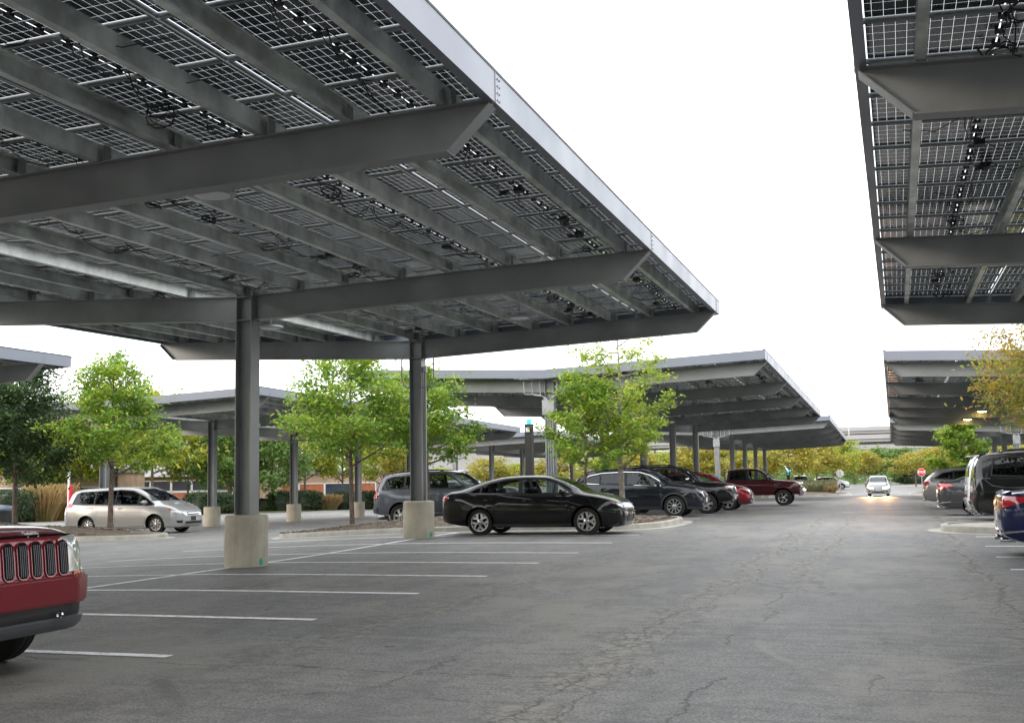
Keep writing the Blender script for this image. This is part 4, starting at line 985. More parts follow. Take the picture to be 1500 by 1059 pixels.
# --- grey off-road SUV
P_GREY = paint('grey_car_paint', (.10, .11, .135), .45, .3)
SUV = dict(paint=P_GREY, axles=(-1.4, 1.39), wr=.385, track=1.84, roofw=1.30, gap=.07, flare=.04, clad=.42,
    top=[(-2.42, .8), (-2.38, 1.2), (-2.2, 1.55), (-2.0, 1.76), (-1.7, 1.80), (-.6, 1.82), (.15, 1.80), (.4, 1.74), (.75, 1.50), (1.08, 1.24), (1.5, 1.19), (2.1, 1.13), (2.28, 1.02), (2.36, .8)],
    belt=[(-2.42, .76), (-2.34, 1.1), (-2.1, 1.24), (-1, 1.22), (.4, 1.18), (1.1, 1.14), (2.0, 1.04), (2.25, .94), (2.36, .72)],
    bot=[(-2.42, .6), (-2.36, .48), (-2, .42), (1.4, .42), (2.1, .42), (2.28, .45), (2.36, .55)],
    wid=[(-2.42, 1.6), (-2.36, 1.76), (-2.1, 1.84), (-1, 1.87), (1, 1.87), (1.8, 1.84), (2.15, 1.7), (2.3, 1.5), (2.36, 1.35)])
def boxy(spec, label, pos, heading=0, group='cars parked left of the aisle', wheel='six', name='parked_suv', chrome=False, h=0):
    k = Car(name, spec, label, 'suv', pos, heading, group)
    dlo = [(-2.08, 1.29), (-1.92, 1.62), (-1.7, 1.68), (-.2, 1.7), (.28, 1.66), (.62, 1.44), (.9, 1.22), (.8, 1.2), (-1, 1.27)]
    car_common(k, dlo, [clip(dlo, -2.08, -1.28), clip(dlo, -1.2, -.42), clip(dlo, -.34, .9)],
        [(-.74, 1.27), (.74, 1.27), (.6, 1.7), (-.6, 1.7)], [(-.68, 1.25), (.68, 1.25), (.56, 1.62), (-.56, 1.62)],
        [[(.9, 1.2), (.86, .8), (.84, .5), (-.36, .5), (-.38, 1.22)], [(-.38, .5), (-.98, .52), (-1.12, .75), (-1.26, 1.0), (-1.26, 1.24)]], CHROME if chrome else None, 1)
    k.wheels(wheel, .64, SILVER); k.mirrors(.72, 1.24, CHROME if chrome else None, .22); k.handles([(-1.02, 1.08), (-.14, 1.06)]); k.rails(-1.9, .1, .56, .05)
    k.both('headlight', [(18, .98), (34, 1.0), (44, 1.02), (44, .92), (32, .88), (18, .88)], LAMPG, .008, .04, 'C', 1.4); k.both('turn_signal', [(44, 1.02), (50, 1.02), (49, .94), (44, .92)], AMBER, .01, .04, 'C', 1.4)
    k.patch('grille', 'C', [(-16, .98), (16, .98), (17, .72), (-17, .72)], BLACK, .01, .04, 1.4); k.patch('bumper_trim', 'C', strip([(-30, .66), (30, .66)], .07), CHROME if chrome else CLAD, .03, .04, 1.4)
    k.both('fog_light', [(26, .78), (36, .78), (36, .7), (28, .68)], BLACK, .01, .04, 'C', 1.4); plate(k, 'F', .62)
    k.both('tail_light', [(119, 1.0), (122, 1.22), (142, 1.24), (146, 1.0)], REDG, .02, .04, 'C', -1.7); k.patch('rear_bumper', 'C', [(130, .52), (230, .52), (230, .68), (130, .68)], spec['paint'], .04, .05, -1.5)
    b = MB(); b.box((-2.1, 0, 1.80), (.34, 1.16, .035), 0, Matrix.Rotation(R(4), 3, 'Y')); b.build('spoiler', spec['paint'], k.root)
    return k
boxy(SUV, 'grey boxy off-road SUV behind the second tall column', (-14.4, 36.75))

# --- crossovers
def xo(pc, L=4.66, H=1.65, wr=.365, clad=.36):
    f = H/1.65; e = (L - 4.66)/2; a = 1.345 + e*.5
    return dict(paint=pc, axles=(-a, a), wr=wr, track=1.80, roofw=1.36, gap=.05, flare=.03, clad=clad,
        top=[(-2.36 - e, .75), (-2.33 - e, 1.05*f), (-2.2 - e, 1.22*f), (-1.98 - e, 1.42*f), (-1.72 - e, 1.565*f), (-1.2, 1.625*f), (-.4, 1.65*f), (.1, 1.64*f), (.45, 1.56*f), (.85, 1.36*f), (1.15, 1.19*f), (1.6, 1.09*f), (2.0 + e, .99*f), (2.2 + e, .86*f), (2.3 + e, .66)],
        belt=[(-2.36 - e, .7), (-2.3 - e, 1.0*f), (-2.05 - e, 1.13*f), (-1.3, 1.13*f), (0, 1.07*f), (1.1, 1.03*f), (1.8, .97*f), (2.15 + e, .8*f), (2.3 + e, .6)],
        bot=[(-2.36 - e, .55), (-2.3 - e, .38), (-2, .3), (1.3, .24), (2.1 + e, .24), (2.25 + e, .28), (2.3 + e, .4)],
        wid=[(-2.36 - e, 1.35), (-2.32 - e, 1.56), (-2.1 - e, 1.74), (-1.4, 1.84), (.5, 1.85), (1.4, 1.85), (1.85 + e, 1.76), (2.1 + e, 1.56), (2.24 + e, 1.34), (2.3 + e, 1.15)])
def crossover(spec, label, pos, heading=0, group='cars parked left of the aisle', wheel='multi', trim=None, name='parked_crossover', H=1.65, nose=None, platem=None, tail=0, cat='crossover'):
    k = Car(name, spec, label, cat, pos, heading, group); f = H/1.65
    dlo = [(-1.95, 1.22*f), (-1.62, 1.42*f), (-1.2, 1.50*f), (-.4, 1.53*f), (.15, 1.51*f), (.5, 1.40*f), (.98, 1.11*f), (.9, 1.09*f), (-.3, 1.13*f), (-1.5, 1.19*f)]
    car_common(k, dlo, [clip(dlo, -1.9, -1.26), clip(dlo, -1.2, -.36), clip(dlo, -.28, .96)],
        [(-.7, 1.2*f), (.7, 1.2*f), (.54, 1.56*f), (-.54, 1.56*f)], [(-.62, 1.2*f), (.62, 1.2*f), (.5, 1.48*f), (-.5, 1.48*f)],
        [[(.98, 1.07*f), (1.0, .65), (.92, .34), (-.32, .34), (-.34, .7), (-.33, 1.1*f)], [(-.34, .34), (-.98, .38), (-1.1, .6), (-1.35, .85), (-1.38, 1.15*f)]], trim, 1)
    k.both('wheel_arch_trim', [strip([(a + (spec['wr'] + .075)*math.cos(t*math.pi/12), spec['wr'] + (spec['wr'] + .075)*math.sin(t*math.pi/12)) for t in range(13)], .055) for a in spec['axles']][0] +
           strip([(spec['axles'][1] + (spec['wr'] + .075)*math.cos(t*math.pi/12), spec['wr'] + (spec['wr'] + .075)*math.sin(t*math.pi/12)) for t in range(13)], .055), CLAD if spec['clad'] else spec['paint'], .012, .2)
    k.wheels(wheel, .68, SILVER); k.mirrors(.78, 1.13*f, None, .22); k.handles([(-1.08, 1.0*f), (-.1, .97*f)]); k.rails(-1.6, .0, .5)
    k.both('headlight', [(16, .86*f), (30, .90*f), (43, .95*f), (44, .89*f), (32, .83*f), (17, .80*f)], LAMPG, .008, .04, 'C', 1.35)
    k.patch('grille', 'C', nose or [(-12, .86*f), (12, .86*f), (20, .52), (14, .40), (-14, .40), (-20, .52)], BLACK, .012, .03, 1.35)
    k.both('air_intake', [(26, .68), (31, .66), (37, .44), (24, .42)], BLACK, .008, .04, 'C', 1.35); k.both('intake_trim', strip([(30, .74), (27, .52), (36, .42), (30, .40)], .025), CHROME, .014, .04, 'C', 1.35)
    k.patch('lower_trim', 'C', strip([(-32, .34), (32, .34)], .05), SILVER, .02, .04, 1.35); plate(k, 'F', .56, platem, .32)
    k.both('tail_light', [(120, 1.0*f), (126, 1.10*f), (148, 1.12*f), (168, 1.06*f), (168, .98*f), (150, .92*f), (130, .94*f)], REDG, .014, .04, 'C', -1.6)
    plate(k, 'B', .86*f); k.patch('rear_bumper', 'C', [(138, .38), (222, .38), (222, .6), (138, .6)], CLAD if tail else spec['paint'], .03, .05, -1.5)
    for sd in (1, -1): b = MB(); b.tube([(spec['top'][0][0] + .1, sd*.55, .36), (spec['top'][0][0] - .01, sd*.55, .36)], .04, 12); b.build('exhaust_tip', CHROME, k.root, True)
    b = MB(); b.box((spec['top'][4][0] - .1, 0, 1.575*f), (.3, 1.05, .03), 0, Matrix.Rotation(R(-6), 3, 'Y')); b.build('spoiler', spec['paint'], k.root)
    return k
P_NAVY = paint('blue_black_paint', (.004, .006, .012), .0, .3)
crossover(xo(P_NAVY), 'blue-black crossover with a white front plate, next beyond the pale-trunked tree', (-8.6, 40.2), wheel='multi', trim=CHROME)
P_BLK2 = paint('black_suv_paint', (.003, .003, .0035), 0, .3)
S2 = dict(SUV); S2['paint'] = P_BLK2
boxy(S2, 'black SUV with chrome mirror and chrome nose, between the blue-black and the red crossover', (-8.25, 44.6), chrome=True)
P_RED = paint('red_car_paint', (.22, .008, .016), .35, .3)
crossover(xo(P_RED, 4.5, 1.62), 'bright red crossover parked next to the maroon pickup', (-8.15, 50.3), wheel='five', H=1.62)

# --- maroon pickup
P_MAR = paint('maroon_pickup_paint', (.060, .010, .013), .3, .3)
PK = dict(paint=P_MAR, axles=(-1.9, 1.75), wr=.41, track=1.96, roofw=1.36, gap=.09, flare=.03,
    top=[(-3.05, .95), (-3.0, 1.3), (-2.0, 1.31), (-1.16, 1.32), (-1.12, 1.36), (-1.06, 1.8), (-.9, 1.88), (-.2, 1.93), (.35, 1.92), (.6, 1.84), (.95, 1.6), (1.3, 1.36), (1.75, 1.30), (2.4, 1.24), (2.62, 1.14), (2.72, .95)],
    belt=[(-3.05, .9), (-3, 1.25), (-1.2, 1.27), (-.9, 1.28), (.5, 1.27), (1.2, 1.24), (2.3, 1.14), (2.6, 1.02), (2.72, .85)],
    bot=[(-3.05, .65), (-2.9, .55), (1.7, .52), (2.4, .55), (2.6, .55), (2.72, .62)],
    wid=[(-3.05, 1.8), (-2.98, 1.92), (-1, 1.98), (1.4, 1.98), (2.2, 1.95), (2.55, 1.85), (2.68, 1.66), (2.72, 1.55)])
def pickup(spec, label, pos, heading=0, group='cars parked left of the aisle'):
    k = Car('pickup_truck', spec, label, 'pickup truck', pos, heading, group)
    dlo = [(-.98, 1.34), (-.92, 1.72), (-.7, 1.79), (.3, 1.81), (.55, 1.74), (1.12, 1.38), (1.05, 1.33), (-.2, 1.33)]
    car_common(k, dlo, [clip(dlo, -.98, -.12), clip(dlo, -.02, 1.1)], [(-.8, 1.38), (.8, 1.38), (.64, 1.84), (-.64, 1.84)], [(-.62, 1.45), (.62, 1.45), (.58, 1.78), (-.58, 1.78)],
        [[(1.12, 1.32), (1.12, .9), (1.05, .62), (-.06, .6), (-.07, 1.3)], [(-.07, .6), (-1.0, .6), (-1.04, 1.3)], [(-1.13, .62), (-1.14, 1.3)]], None, 1, -.62)
    b = MB(); b.box((-2.05, 0, 1.312), (1.74, 1.6, .03)); b.build('bed_cover', BLACK, k.root)
    k.wheels('five', .62, CHROME); k.mirrors(.98, 1.38, None, .3); k.handles([(-.86, 1.16), (.1, 1.14)])
    k.both('headlight', [(30, 1.06), (42, 1.08), (52, 1.1), (51, .96), (40, .9), (30, .9)], LAMPG, .012, .04, 'C', 1.9)
    k.patch('grille', 'C', [(-27, 1.12), (27, 1.12), (26, .84), (-26, .84)], BLACK, .02, .04, 1.9); k.patch('grille_trim', 'C', strip([(-27, 1.12), (27, 1.12), (26, .84), (-26, .84), (-27, 1.12)], .05) + strip([(0, 1.12), (0, .84)], 3) , CHROME, .03, .04, 1.9)
    k.patch('bumper', 'C', [(-55, .80), (55, .80), (52, .56), (-52, .56)], CHROME, .07, .04, 1.9); k.both('fog_light', [(30, .72), (38, .72), (38, .64), (30, .64)], BLACK, .08, .04, 'C', 1.9)
    k.both('tail_light', [(140, .98), (140, 1.26), (147, 1.26), (149, .98)], REDG, .012, .04, 'C', -2.2); k.patch('rear_bumper', 'C', [(142, .6), (218, .6), (218, .76), (142, .76)], CHROME, .08, .04, -2.2)
    k.both('badge', [[(1.28, 1.10), (1.62, 1.10), (1.60, 1.03), (1.28, 1.03)]], CHROME, .006, .2)
    return k
pickup(PK, 'maroon crew-cab pickup with a chrome bumper, last in the left row', (-7.4, 62.0))

# --- dark red SUV in the left foreground
P_DRED = paint('dark_red_paint', (.15, .004, .010), .3, .35)
JP = dict(paint=P_DRED, axles=(-1.39, 1.39), wr=.375, track=1.80, roofw=1.3, gap=.06, flare=.03,
    top=[(-2.35, .8), (-2.3, 1.2), (-2.1, 1.62), (-1.8, 1.72), (0, 1.75), (.3, 1.7), (.75, 1.42), (1.02, 1.19), (1.5, 1.165), (1.9, 1.135), (2.12, 1.105), (2.20, 1.08), (2.27, 1.04), (2.31, .99), (2.335, .74)],
    belt=[(-2.35, .76), (-2.2, 1.1), (0, 1.08), (1.1, 1.05), (1.7, 1.02), (2.0, 1.0), (2.2, .97), (2.335, .72)],
    bot=[(-2.35, .55), (-2.2, .4), (1.4, .36), (1.9, .34), (2.2, .33), (2.30, .37), (2.335, .44)],
    wid=[(-2.35, 1.6), (-2.2, 1.78), (-1, 1.86), (1.2, 1.86), (1.6, 1.86), (1.9, 1.82), (2.08, 1.74), (2.2, 1.60), (2.30, 1.34), (2.335, 1.10)])
j = Car('parked_suv', JP, 'dark red SUV at the lower left corner with a slotted grille and cloudy headlight', 'suv', (-8.51, 7.1), 0, 'cars parked left of the aisle')
dlo = [(-2.0, 1.15), (-1.85, 1.55), (-.2, 1.64), (.25, 1.6), (.85, 1.14), (0, 1.13)]
car_common(j, dlo, [clip(dlo, -2, -1.2), clip(dlo, -1.1, -.3), clip(dlo, -.2, .85)], [(-.72, 1.2), (.72, 1.2), (.6, 1.62), (-.6, 1.62)], None, [], None)
j.wheels('five', .62, SILVER); j.mirrors(.7, 1.14)
# raised nose panel with seven slots
def rr4(u0, u1, v0, v1, r):
    out = []
    for cx_, cy_, a0 in ((u1 - r, v1 - r, 0), (u0 + r, v1 - r, 90), (u0 + r, v0 + r, 180), (u1 - r, v0 + r, 270)):
        for q in range(5): a = R(a0 + 22.5*q); out.append((cx_ + r*math.cos(a), cy_ + r*math.sin(a)))
    return out
j.patch('grille_panel', 'F', rr4(-.545, .545, .70, 1.03, .04), P_DRED, .012, .035)
for i in range(7):
    u = (i - 3)*.146
    fr = j.patch('grille_frame', 'F', rr4(u - .059, u + .059, .735, 1.005, .045), mat('grille_edge', (.22, .006, .016), .25, .3, .6, .1, 5, coat=1), .022, .035)
    sl = j.patch('grille_slot', 'F', rr4(u - .051, u + .051, .743, .997, .036), DARKIN, .0235, .035, 0, True, fr)
    j.patch('grille_slats', 'F', [[(u + a - .0035, .757), (u + a + .0035, .755), (u + a + .0035, .982), (u + a - .0035, .982)] for a in (-.03, -.01, .01, .03)], mat('slat_grey', (.10, .10, .11), .35, .3), .027, .06, 0, True, fr)
MILKY = mat('cloudy_lens', (.50, .54, .50), .16, .1, .7, .2, 6, coat=1)
j.both('headlight', [(26, 1.015), (38, 1.03), (47, 1.0), (50, .93), (49, .85), (42, .78), (33, .755), (26.5, .76)], MILKY, .016, .03, 'C', 1.35)
j.both('turn_signal', [(30, .752), (42, .772), (48, .815), (46, .77), (38, .74), (30, .735)], AMBER, .02, .03, 'C', 1.35)
j.patch('hood_seam', 'F', strip([(-.7, 1.0), (-.66, 1.035), (-.3, 1.045), (.3, 1.045), (.66, 1.035), (.7, 1.0)], .009), DARKIN, .014, .05)
j.patch('bumper', 'C', [(-58, .715), (58, .715), (60, .62), (55, .54), (-55, .54), (-60, .62)], P_DRED, .062, .03, 1.3)
j.patch('bumper_step', 'C', [(-59, .735), (59, .735), (61, .61), (56, .52), (-56, .52), (-61, .61)], P_DRED, .045, .03, 1.3)
j.patch('bumper_seam', 'C', strip([(42, .715), (42, .55)], .25), DARKIN, .0635, .04, 1.3)
j.patch('air_dam', 'C', [(-50, .55), (50, .55), (50, .40), (-50, .40)], BLACK, .012, .03, 1.3)
j.both('fog_light', [(50, .52), (60, .54), (58, .42), (50, .40)], LAMPG, .02, .03, 'C', 1.3)
j.patch('lower_lip', 'C', [(-54, .425), (54, .425), (56, .37), (50, .355), (-50, .355), (-56, .37)], mat('bumper_lip', (.075, .08, .088), .45, 0, .5, .1, 9), .045, .025, 1.3)
for u in (-.36, .36):
    b = MB(); p, n = j.ray('F', u, .43); b.tube([(p.x + .055 + .025*math.cos(a*.7), p.y, .445 + .025*math.sin(a*.7)) for a in range(10)], .008, 6); b.build('tow_hook', CHROME, j.root, True, 60)
j.text('Jeep', .085, 'F', .20, 1.062, mat('badge_metal', (.75, .76, .78), .3, .2), ext=.006)

# --- distant and far-lane traffic
P_WH = paint('white_car_paint', (.70, .71, .72), .1, .35)
VW = dict(VAN); VW['paint'] = paint('minivan_white_paint', (.5, .505, .51), .0, .4)
ov = minivan(VW, 'white minivan driving towards the camera with both headlights on', (-1.7, 106.5), R(-90), lit=True, group='moving cars')
for sd in (1, -1):
    ld = bpy.data.lights.new('headlight_beam', 'SPOT'); ld.energy = 4200; ld.color = (1, .42, .12); ld.spot_size = R(13); ld.spot_blend = .7; ld.shadow_soft_size = .12
    lo = bpy.data.objects.new('headlight_beam', ld); C.objects.link(lo); lo.location = (-1.7 + sd*.68, 103.9, zg(-1.7, 104) + .76); lo.rotation_euler = (R(84.8), 0, math.pi)
P_PALE = paint('pale_silver_paint', (.55, .58, .62), .3, .3)
crossover(xo(P_PALE, 4.7, 1.7), 'pale silver crossover side-on beyond the far island', (-8.4, 158), 0, 'cars in the rows farther off', 'five', H=1.7)
PK2 = dict(PK); PK2['paint'] = P_BLK2
pickup(PK2, 'black pickup seen from behind near the far island', (-10.6, 137), R(90), 'cars in the rows farther off')
crossover(xo(P_WH, 4.4, 1.6), 'white crossover nose hidden behind the grey off-road SUV', (-16.9, 41.6), R(180), 'cars in the rows farther off', 'five', H=1.6)
crossover(xo(P_WH, 4.5, 1.55), 'white crossover glimpsed between the first tall column and the hedge', (-53.5, 72), R(20), 'cars in the rows farther off', 'five', H=1.55)
# --- right-hand row, tails to the aisle
P_BLUE = paint('navy_sedan_paint', (.012, .018, .075), .4, .28)
AC = dict(SED); AC['paint'] = P_BLUE
AC['top'] = [(-2.42, .74), (-2.38, 1.0), (-2.25, 1.06), (-1.95, 1.10), (-1.7, 1.17), (-1.2, 1.33), (-.7, 1.43), (-.2, 1.455), (.25, 1.44), (.6, 1.34), (.95, 1.185), (1.22, 1.045), (1.6, .965), (1.95, .87), (2.13, .77), (2.22, .62)]
AC['wid'] = [(-2.42, 1.5), (-2.37, 1.66), (-2.15, 1.80), (-1.6, 1.84), (-.5, 1.85), (.6, 1.85), (1.4, 1.84), (1.8, 1.74), (2.05, 1.5), (2.17, 1.28), (2.22, 1.08)]
P_DG = paint('dark_grey_sedan_paint', (.045, .046, .05), .4, .3); DS = dict(AC); DS['paint'] = P_DG
def sedan_tail(spec, label, pos, name='parked_sedan'):
    k = Car(name, spec, label, 'car', pos, 0, 'cars parked right of the aisle')
    dlo = [(-1.7, 1.05), (-1.48, 1.14), (-1.1, 1.27), (-.65, 1.355), (-.15, 1.375), (.3, 1.33), (.62, 1.22), (.98, 1.0), (.9, .965), (-.3, .985), (-1.5, 1.02)]
    car_common(k, dlo, [clip(dlo, -1.66, -1.36), clip(dlo, -1.32, -.36), clip(dlo, -.28, .52)], [(-.66, 1.05), (.66, 1.05), (.52, 1.37), (-.52, 1.37)], [(-.62, 1.13), (.62, 1.13), (.52, 1.37), (-.52, 1.37)],
        [[(.98, .95), (1.0, .6), (.92, .3), (-.3, .27), (-.32, .6), (-.31, .96)], [(-.32, .27), (-1.0, .32), (-1.1, .5), (-1.42, .75), (-1.46, .98)], [(-1.95, .99), (-2.05, .72), (-2.1, .45)]], CHROME)
    k.wheels('five', .68, SILVER); k.mirrors(.78, .98); k.handles([(-1.12, .87), (-.12, .85)])
    k.both('tail_light', [(118, .93), (124, .985), (142, .99), (160, .97), (176, .95), (176, .87), (160, .83), (140, .80), (128, .86)], REDG, .014, .04, 'C', -1.5)
    k.both('reverse_light', [(160, .90), (172, .90), (172, .875), (161, .86)], LAMPG, .018, .03, 'C', -1.5)
    k.patch('boot_lip', 'B', strip([(-.72, 1.02), (.72, 1.02)], .03), spec['paint'], .05, .1)
    k.both('bumper_trim', strip([(122, .44), (141, .40), (160, .36), (172, .35)], .025), CHROME, .02, .04, 'C', -1.5); k.both('reflector', [(146, .44), (158, .41), (158, .385), (147, .405)], REDG, .02, .04, 'C', -1.5)
    k.patch('lower_valance', 'C', [(146, .34), (214, .34), (214, .25), (146, .25)], BLACK, .01, .04, -1.5); plate(k, 'B', .66)
    for sd in (1, -1): b = MB(); b.tube([(-2.2, sd*.55, .28), (-2.44, sd*.55, .27)], .045, 12); b.build('exhaust_tip', CHROME, k.root, True)
    return k
sedan_tail(AC, 'navy blue sedan at the right edge with red and clear tail lamps', (3.98, 21.5))
BV = dict(VAN); P_DKG = paint('dark_van_paint', (.008, .010, .010), .1, .3); BV['paint'] = P_DKG; BV['clad'] = 0
BV['top'] = [(-2.62, .72), (-2.60, 1.10), (-2.52, 1.52), (-2.40, 1.75), (-2.15, 1.80), (-1.2, 1.84), (-.2, 1.85), (.4, 1.81), (.8, 1.66), (1.3, 1.38), (1.72, 1.13), (2.05, 1.02), (2.28, .88), (2.38, .74), (2.43, .62)]
BV['belt'] = [(-2.62, .68), (-2.56, 1.0), (-2.4, 1.16), (-1.5, 1.16), (0, 1.12), (1.2, 1.06), (1.7, 1.0), (2.1, .88), (2.32, .74), (2.43, .58)]
BV['bot'] = [(-2.62, .52), (-2.54, .36), (-2.2, .28), (-1, .22), (1.4, .2), (2.2, .2), (2.36, .22), (2.43, .32)]
BV['wid'] = [(-2.62, 1.78), (-2.58, 1.88), (-2.40, 1.95), (-1.6, 1.97), (.5, 1.98), (1.5, 1.95), (1.95, 1.82), (2.22, 1.6), (2.36, 1.35), (2.43, 1.15)]
def tall_tail(spec, label, pos, name='parked_suv', f=1.0, dark=True, cat='suv', tl=None):
    k = Car(name, spec, label, cat, pos, 0, 'cars parked right of the aisle')
    dlo = [(-2.2, 1.24*f), (-2.12, 1.60*f), (-1.95, 1.68*f), (-.2, 1.71*f), (.35, 1.66*f), (.85, 1.42*f), (1.3, 1.13*f), (-1, 1.19*f)]
    car_common(k, dlo, [clip(dlo, -2.2, -1.32), clip(dlo, -1.26, -.38), clip(dlo, -.32, 1.2)], [(-.78, 1.25*f), (.78, 1.25*f), (.6, 1.7*f), (-.6, 1.7*f)], [(-.76, 1.2*f), (.76, 1.2*f), (.62, 1.66*f), (-.62, 1.66*f)],
        [[(1.05, 1.1*f), (1.0, .6), (.95, .32), (-.3, .3), (-.34, 1.15*f)], [(-.34, .3), (-1.15, .34), (-1.3, .6), (-1.3, 1.18*f)]], None, 2)
    k.both('chrome_strip', strip([(-2.35, 1.14*f), (-2.2, 1.0*f), (-1.9, .94*f), (1.2, .97*f)], .022), CHROME, .006, .2)
    k.wheels('six', .66, SILVER); k.mirrors(1.02, 1.15, None, .24); k.handles([(-.5, 1.0), (-.1, 1.0)]); k.rails(-2.0, .1, .58, .06)
    k.both('tail_light', tl or [(140, .64), (141, .72), (176, .72), (176, .64)], REDG, .012, .04, 'C', -1.7)
    k.patch('rear_bumper', 'C', [(136, .36), (224, .36), (224, .60), (136, .60)], spec['paint'], .035, .05, -1.6); k.patch('bumper_trim', 'C', strip([(142, .34), (218, .34)], .04), CHROME, .04, .05, -1.6)
    k.both('reflector', [(148, .46), (166, .46), (166, .42), (148, .42)], REDG, .042, .05, 'C', -1.6); plate(k, 'B', .9)
    b = MB(); b.box((spec['top'][3][0] - .02, 0, spec['top'][3][1] + .02), (.3, 1.2, .03), 0, Matrix.Rotation(R(-5), 3, 'Y')); b.build('spoiler', spec['paint'], k.root)
    for sd in (1, -1): b = MB(); b.tube([(-2.4, sd*.6, .3), (-2.62, sd*.6, .29)], .045, 12); b.build('exhaust_tip', CHROME, k.root, True)
    return k
tall_tail(BV, 'large dark van-like SUV with chrome strip and roof rails on the right', (4.35, 31.7), cat='minivan', name='parked_minivan')
WV = dict(BV); WV['paint'] = P_WH
tall_tail(WV, 'white SUV squeezed between the dark van and the dark grey sedan', (4.38, 34.9), f=1.0)
sedan_tail(DS, 'dark grey sedan with bright red tail lamps, between two SUVs', (3.55, 39.3))
P_SIL = paint('silver_grey_paint', (.26, .25, .24), .5, .3)
crossover(xo(P_SIL, 4.7, 1.64), 'silver grey crossover last in the right row before the stop sign', (3.3, 50.2), 0, 'cars parked right of the aisle', 'five', H=1.64, tail=0)

# ------------------------------------------------------------------ street furniture
def text_mesh(body, size, m, name, ext=.002, bold=.0):
    cu = bpy.data.curves.new(name, 'FONT'); cu.body = body; cu.size = size; cu.extrude = ext; cu.align_x = 'CENTER'; cu.align_y = 'CENTER'; cu.offset = bold
    t = bpy.data.objects.new(name, cu); C.objects.link(t); dg = bpy.context.evaluated_depsgraph_get(); me = bpy.data.meshes.new_from_object(t.evaluated_get(dg)); bpy.data.objects.remove(t)
    me.materials.clear(); me.materials.append(m); return me
def stop_sign(px, D, label, rz):
    x, y = at(px, D); z = zg(x, y) + .1; r = empty('stop_sign', (x, y, z), rz, label=label, cat='road sign', group='stop signs at the end of the aisle')
    b = MB(); b.box((0, 0, 1.1), (.06, .04, 2.3)); b.build('post', CONDUIT, r)
    def octo(rr_): return [Vector((rr_*math.cos(R(22.5 + 45*i)), 0, 1.95 + rr_*math.sin(R(22.5 + 45*i)))) for i in range(8)]
    b = MB(); b.poly(octo(.405), .006, (0, -1, 0)); b.poly([p + Vector((0, .009, 0)) for p in octo(.40)], .004, (0, -1, 0), 1)
    bl = b.build('sign_plate', [WHITEP, GALV], r, loc=(0, -.03, 0)); b = MB(); b.poly(octo(.375), .003, (0, -1, 0)); b.build('red_face', mat('sign_red', (.55, .015, .02), .45), r, loc=(0, -.038, 0))
    me = text_mesh('STOP', .30, WHITEP, 'lettering', .002, .008); me.transform(Matrix.Translation((0, -.044, 1.95)) @ Matrix.Rotation(R(90), 4, 'X')); link('lettering', me, r)
stop_sign(1344, 113, 'red stop sign facing the camera right of the aisle', R(-18))
stop_sign(1225, 113, 'stop sign seen from its grey back, left of the aisle', R(165))
def lamp_post(loc, h, w, label):
    z = zg(*loc) + .1; r = empty('emergency_post', (loc[0], loc[1], z), .0, label=label, cat='call post', group='dark posts with blue lamps')
    b = MB(); b.box((0, 0, h/2), (w, w, h)); b.box((0, 0, h + .01), (w + .02, w + .02, .02)); b.build('post', mat('post_brown', (.03, .028, .027), .5), r)
    b = MB(); b.lathe([(0, .17), (.05, .165), (.085, .13), (.09, .08), (.07, .02), (.07, 0)], (0, 0, h + .02), 20); b.build('blue_lamp', mat('blue_lamp', (.02, .25, .8), .2, emit=((.02, .30, 1), 1.6)), r, True, 60)
    b = MB(); b.box((-.0, -w/2 - .02, h - .16), (w*.55, .04, .14)); b.build('camera_box', WHITEP, r)
lamp_post((-10.85, 34.5), 2.95, .225, 'tall dark post topped by a blue lamp behind the black sedan')
x, y = at(1150, 104); lamp_post((x, y), 2.1, .28, 'small dark post with a pale blue top behind the maroon pickup')
x, y = at(101, 66)
r = empty('banner_pole', (x, y, zg(x, y)), 0, label='white pole with a red furled banner left of the minivan', cat='pole')
b = MB(); b.tube([(0, 0, 0), (0, 0, 3.1)], .06); b.build('pole', WHITEP, r, True); b = MB(); b.tube([(.14, 0, 2.2), (.17, 0, 1.9), (.13, 0, 1.4), (.2, 0, 1.0), (.14, 0, .8)], .1, 8, 0, [.04, .12, .1, .16, .05]); b.build('banner', mat('banner_red', (.5, .01, .03), .7), r, True)
x, y = at(4, 44)
r = empty('litter_bin', (x, y, zg(x, y) + .1), 0, label='dark rounded bin at the left picture edge beside the hedge', cat='bin')
b = MB(); b.lathe([(0, 0), (.42, 0), (.46, .9), (.48, .92)], n=24); b.build('bin_body', mat('bin_grey', (.05, .055, .06), .5), r, True); b = MB(); b.lathe([(.49, .92), (.47, 1.0), (.3, 1.1), (0, 1.14)], n=24); b.build('lid', mat('bin_lid', (.12, .16, .2), .4), r, True)

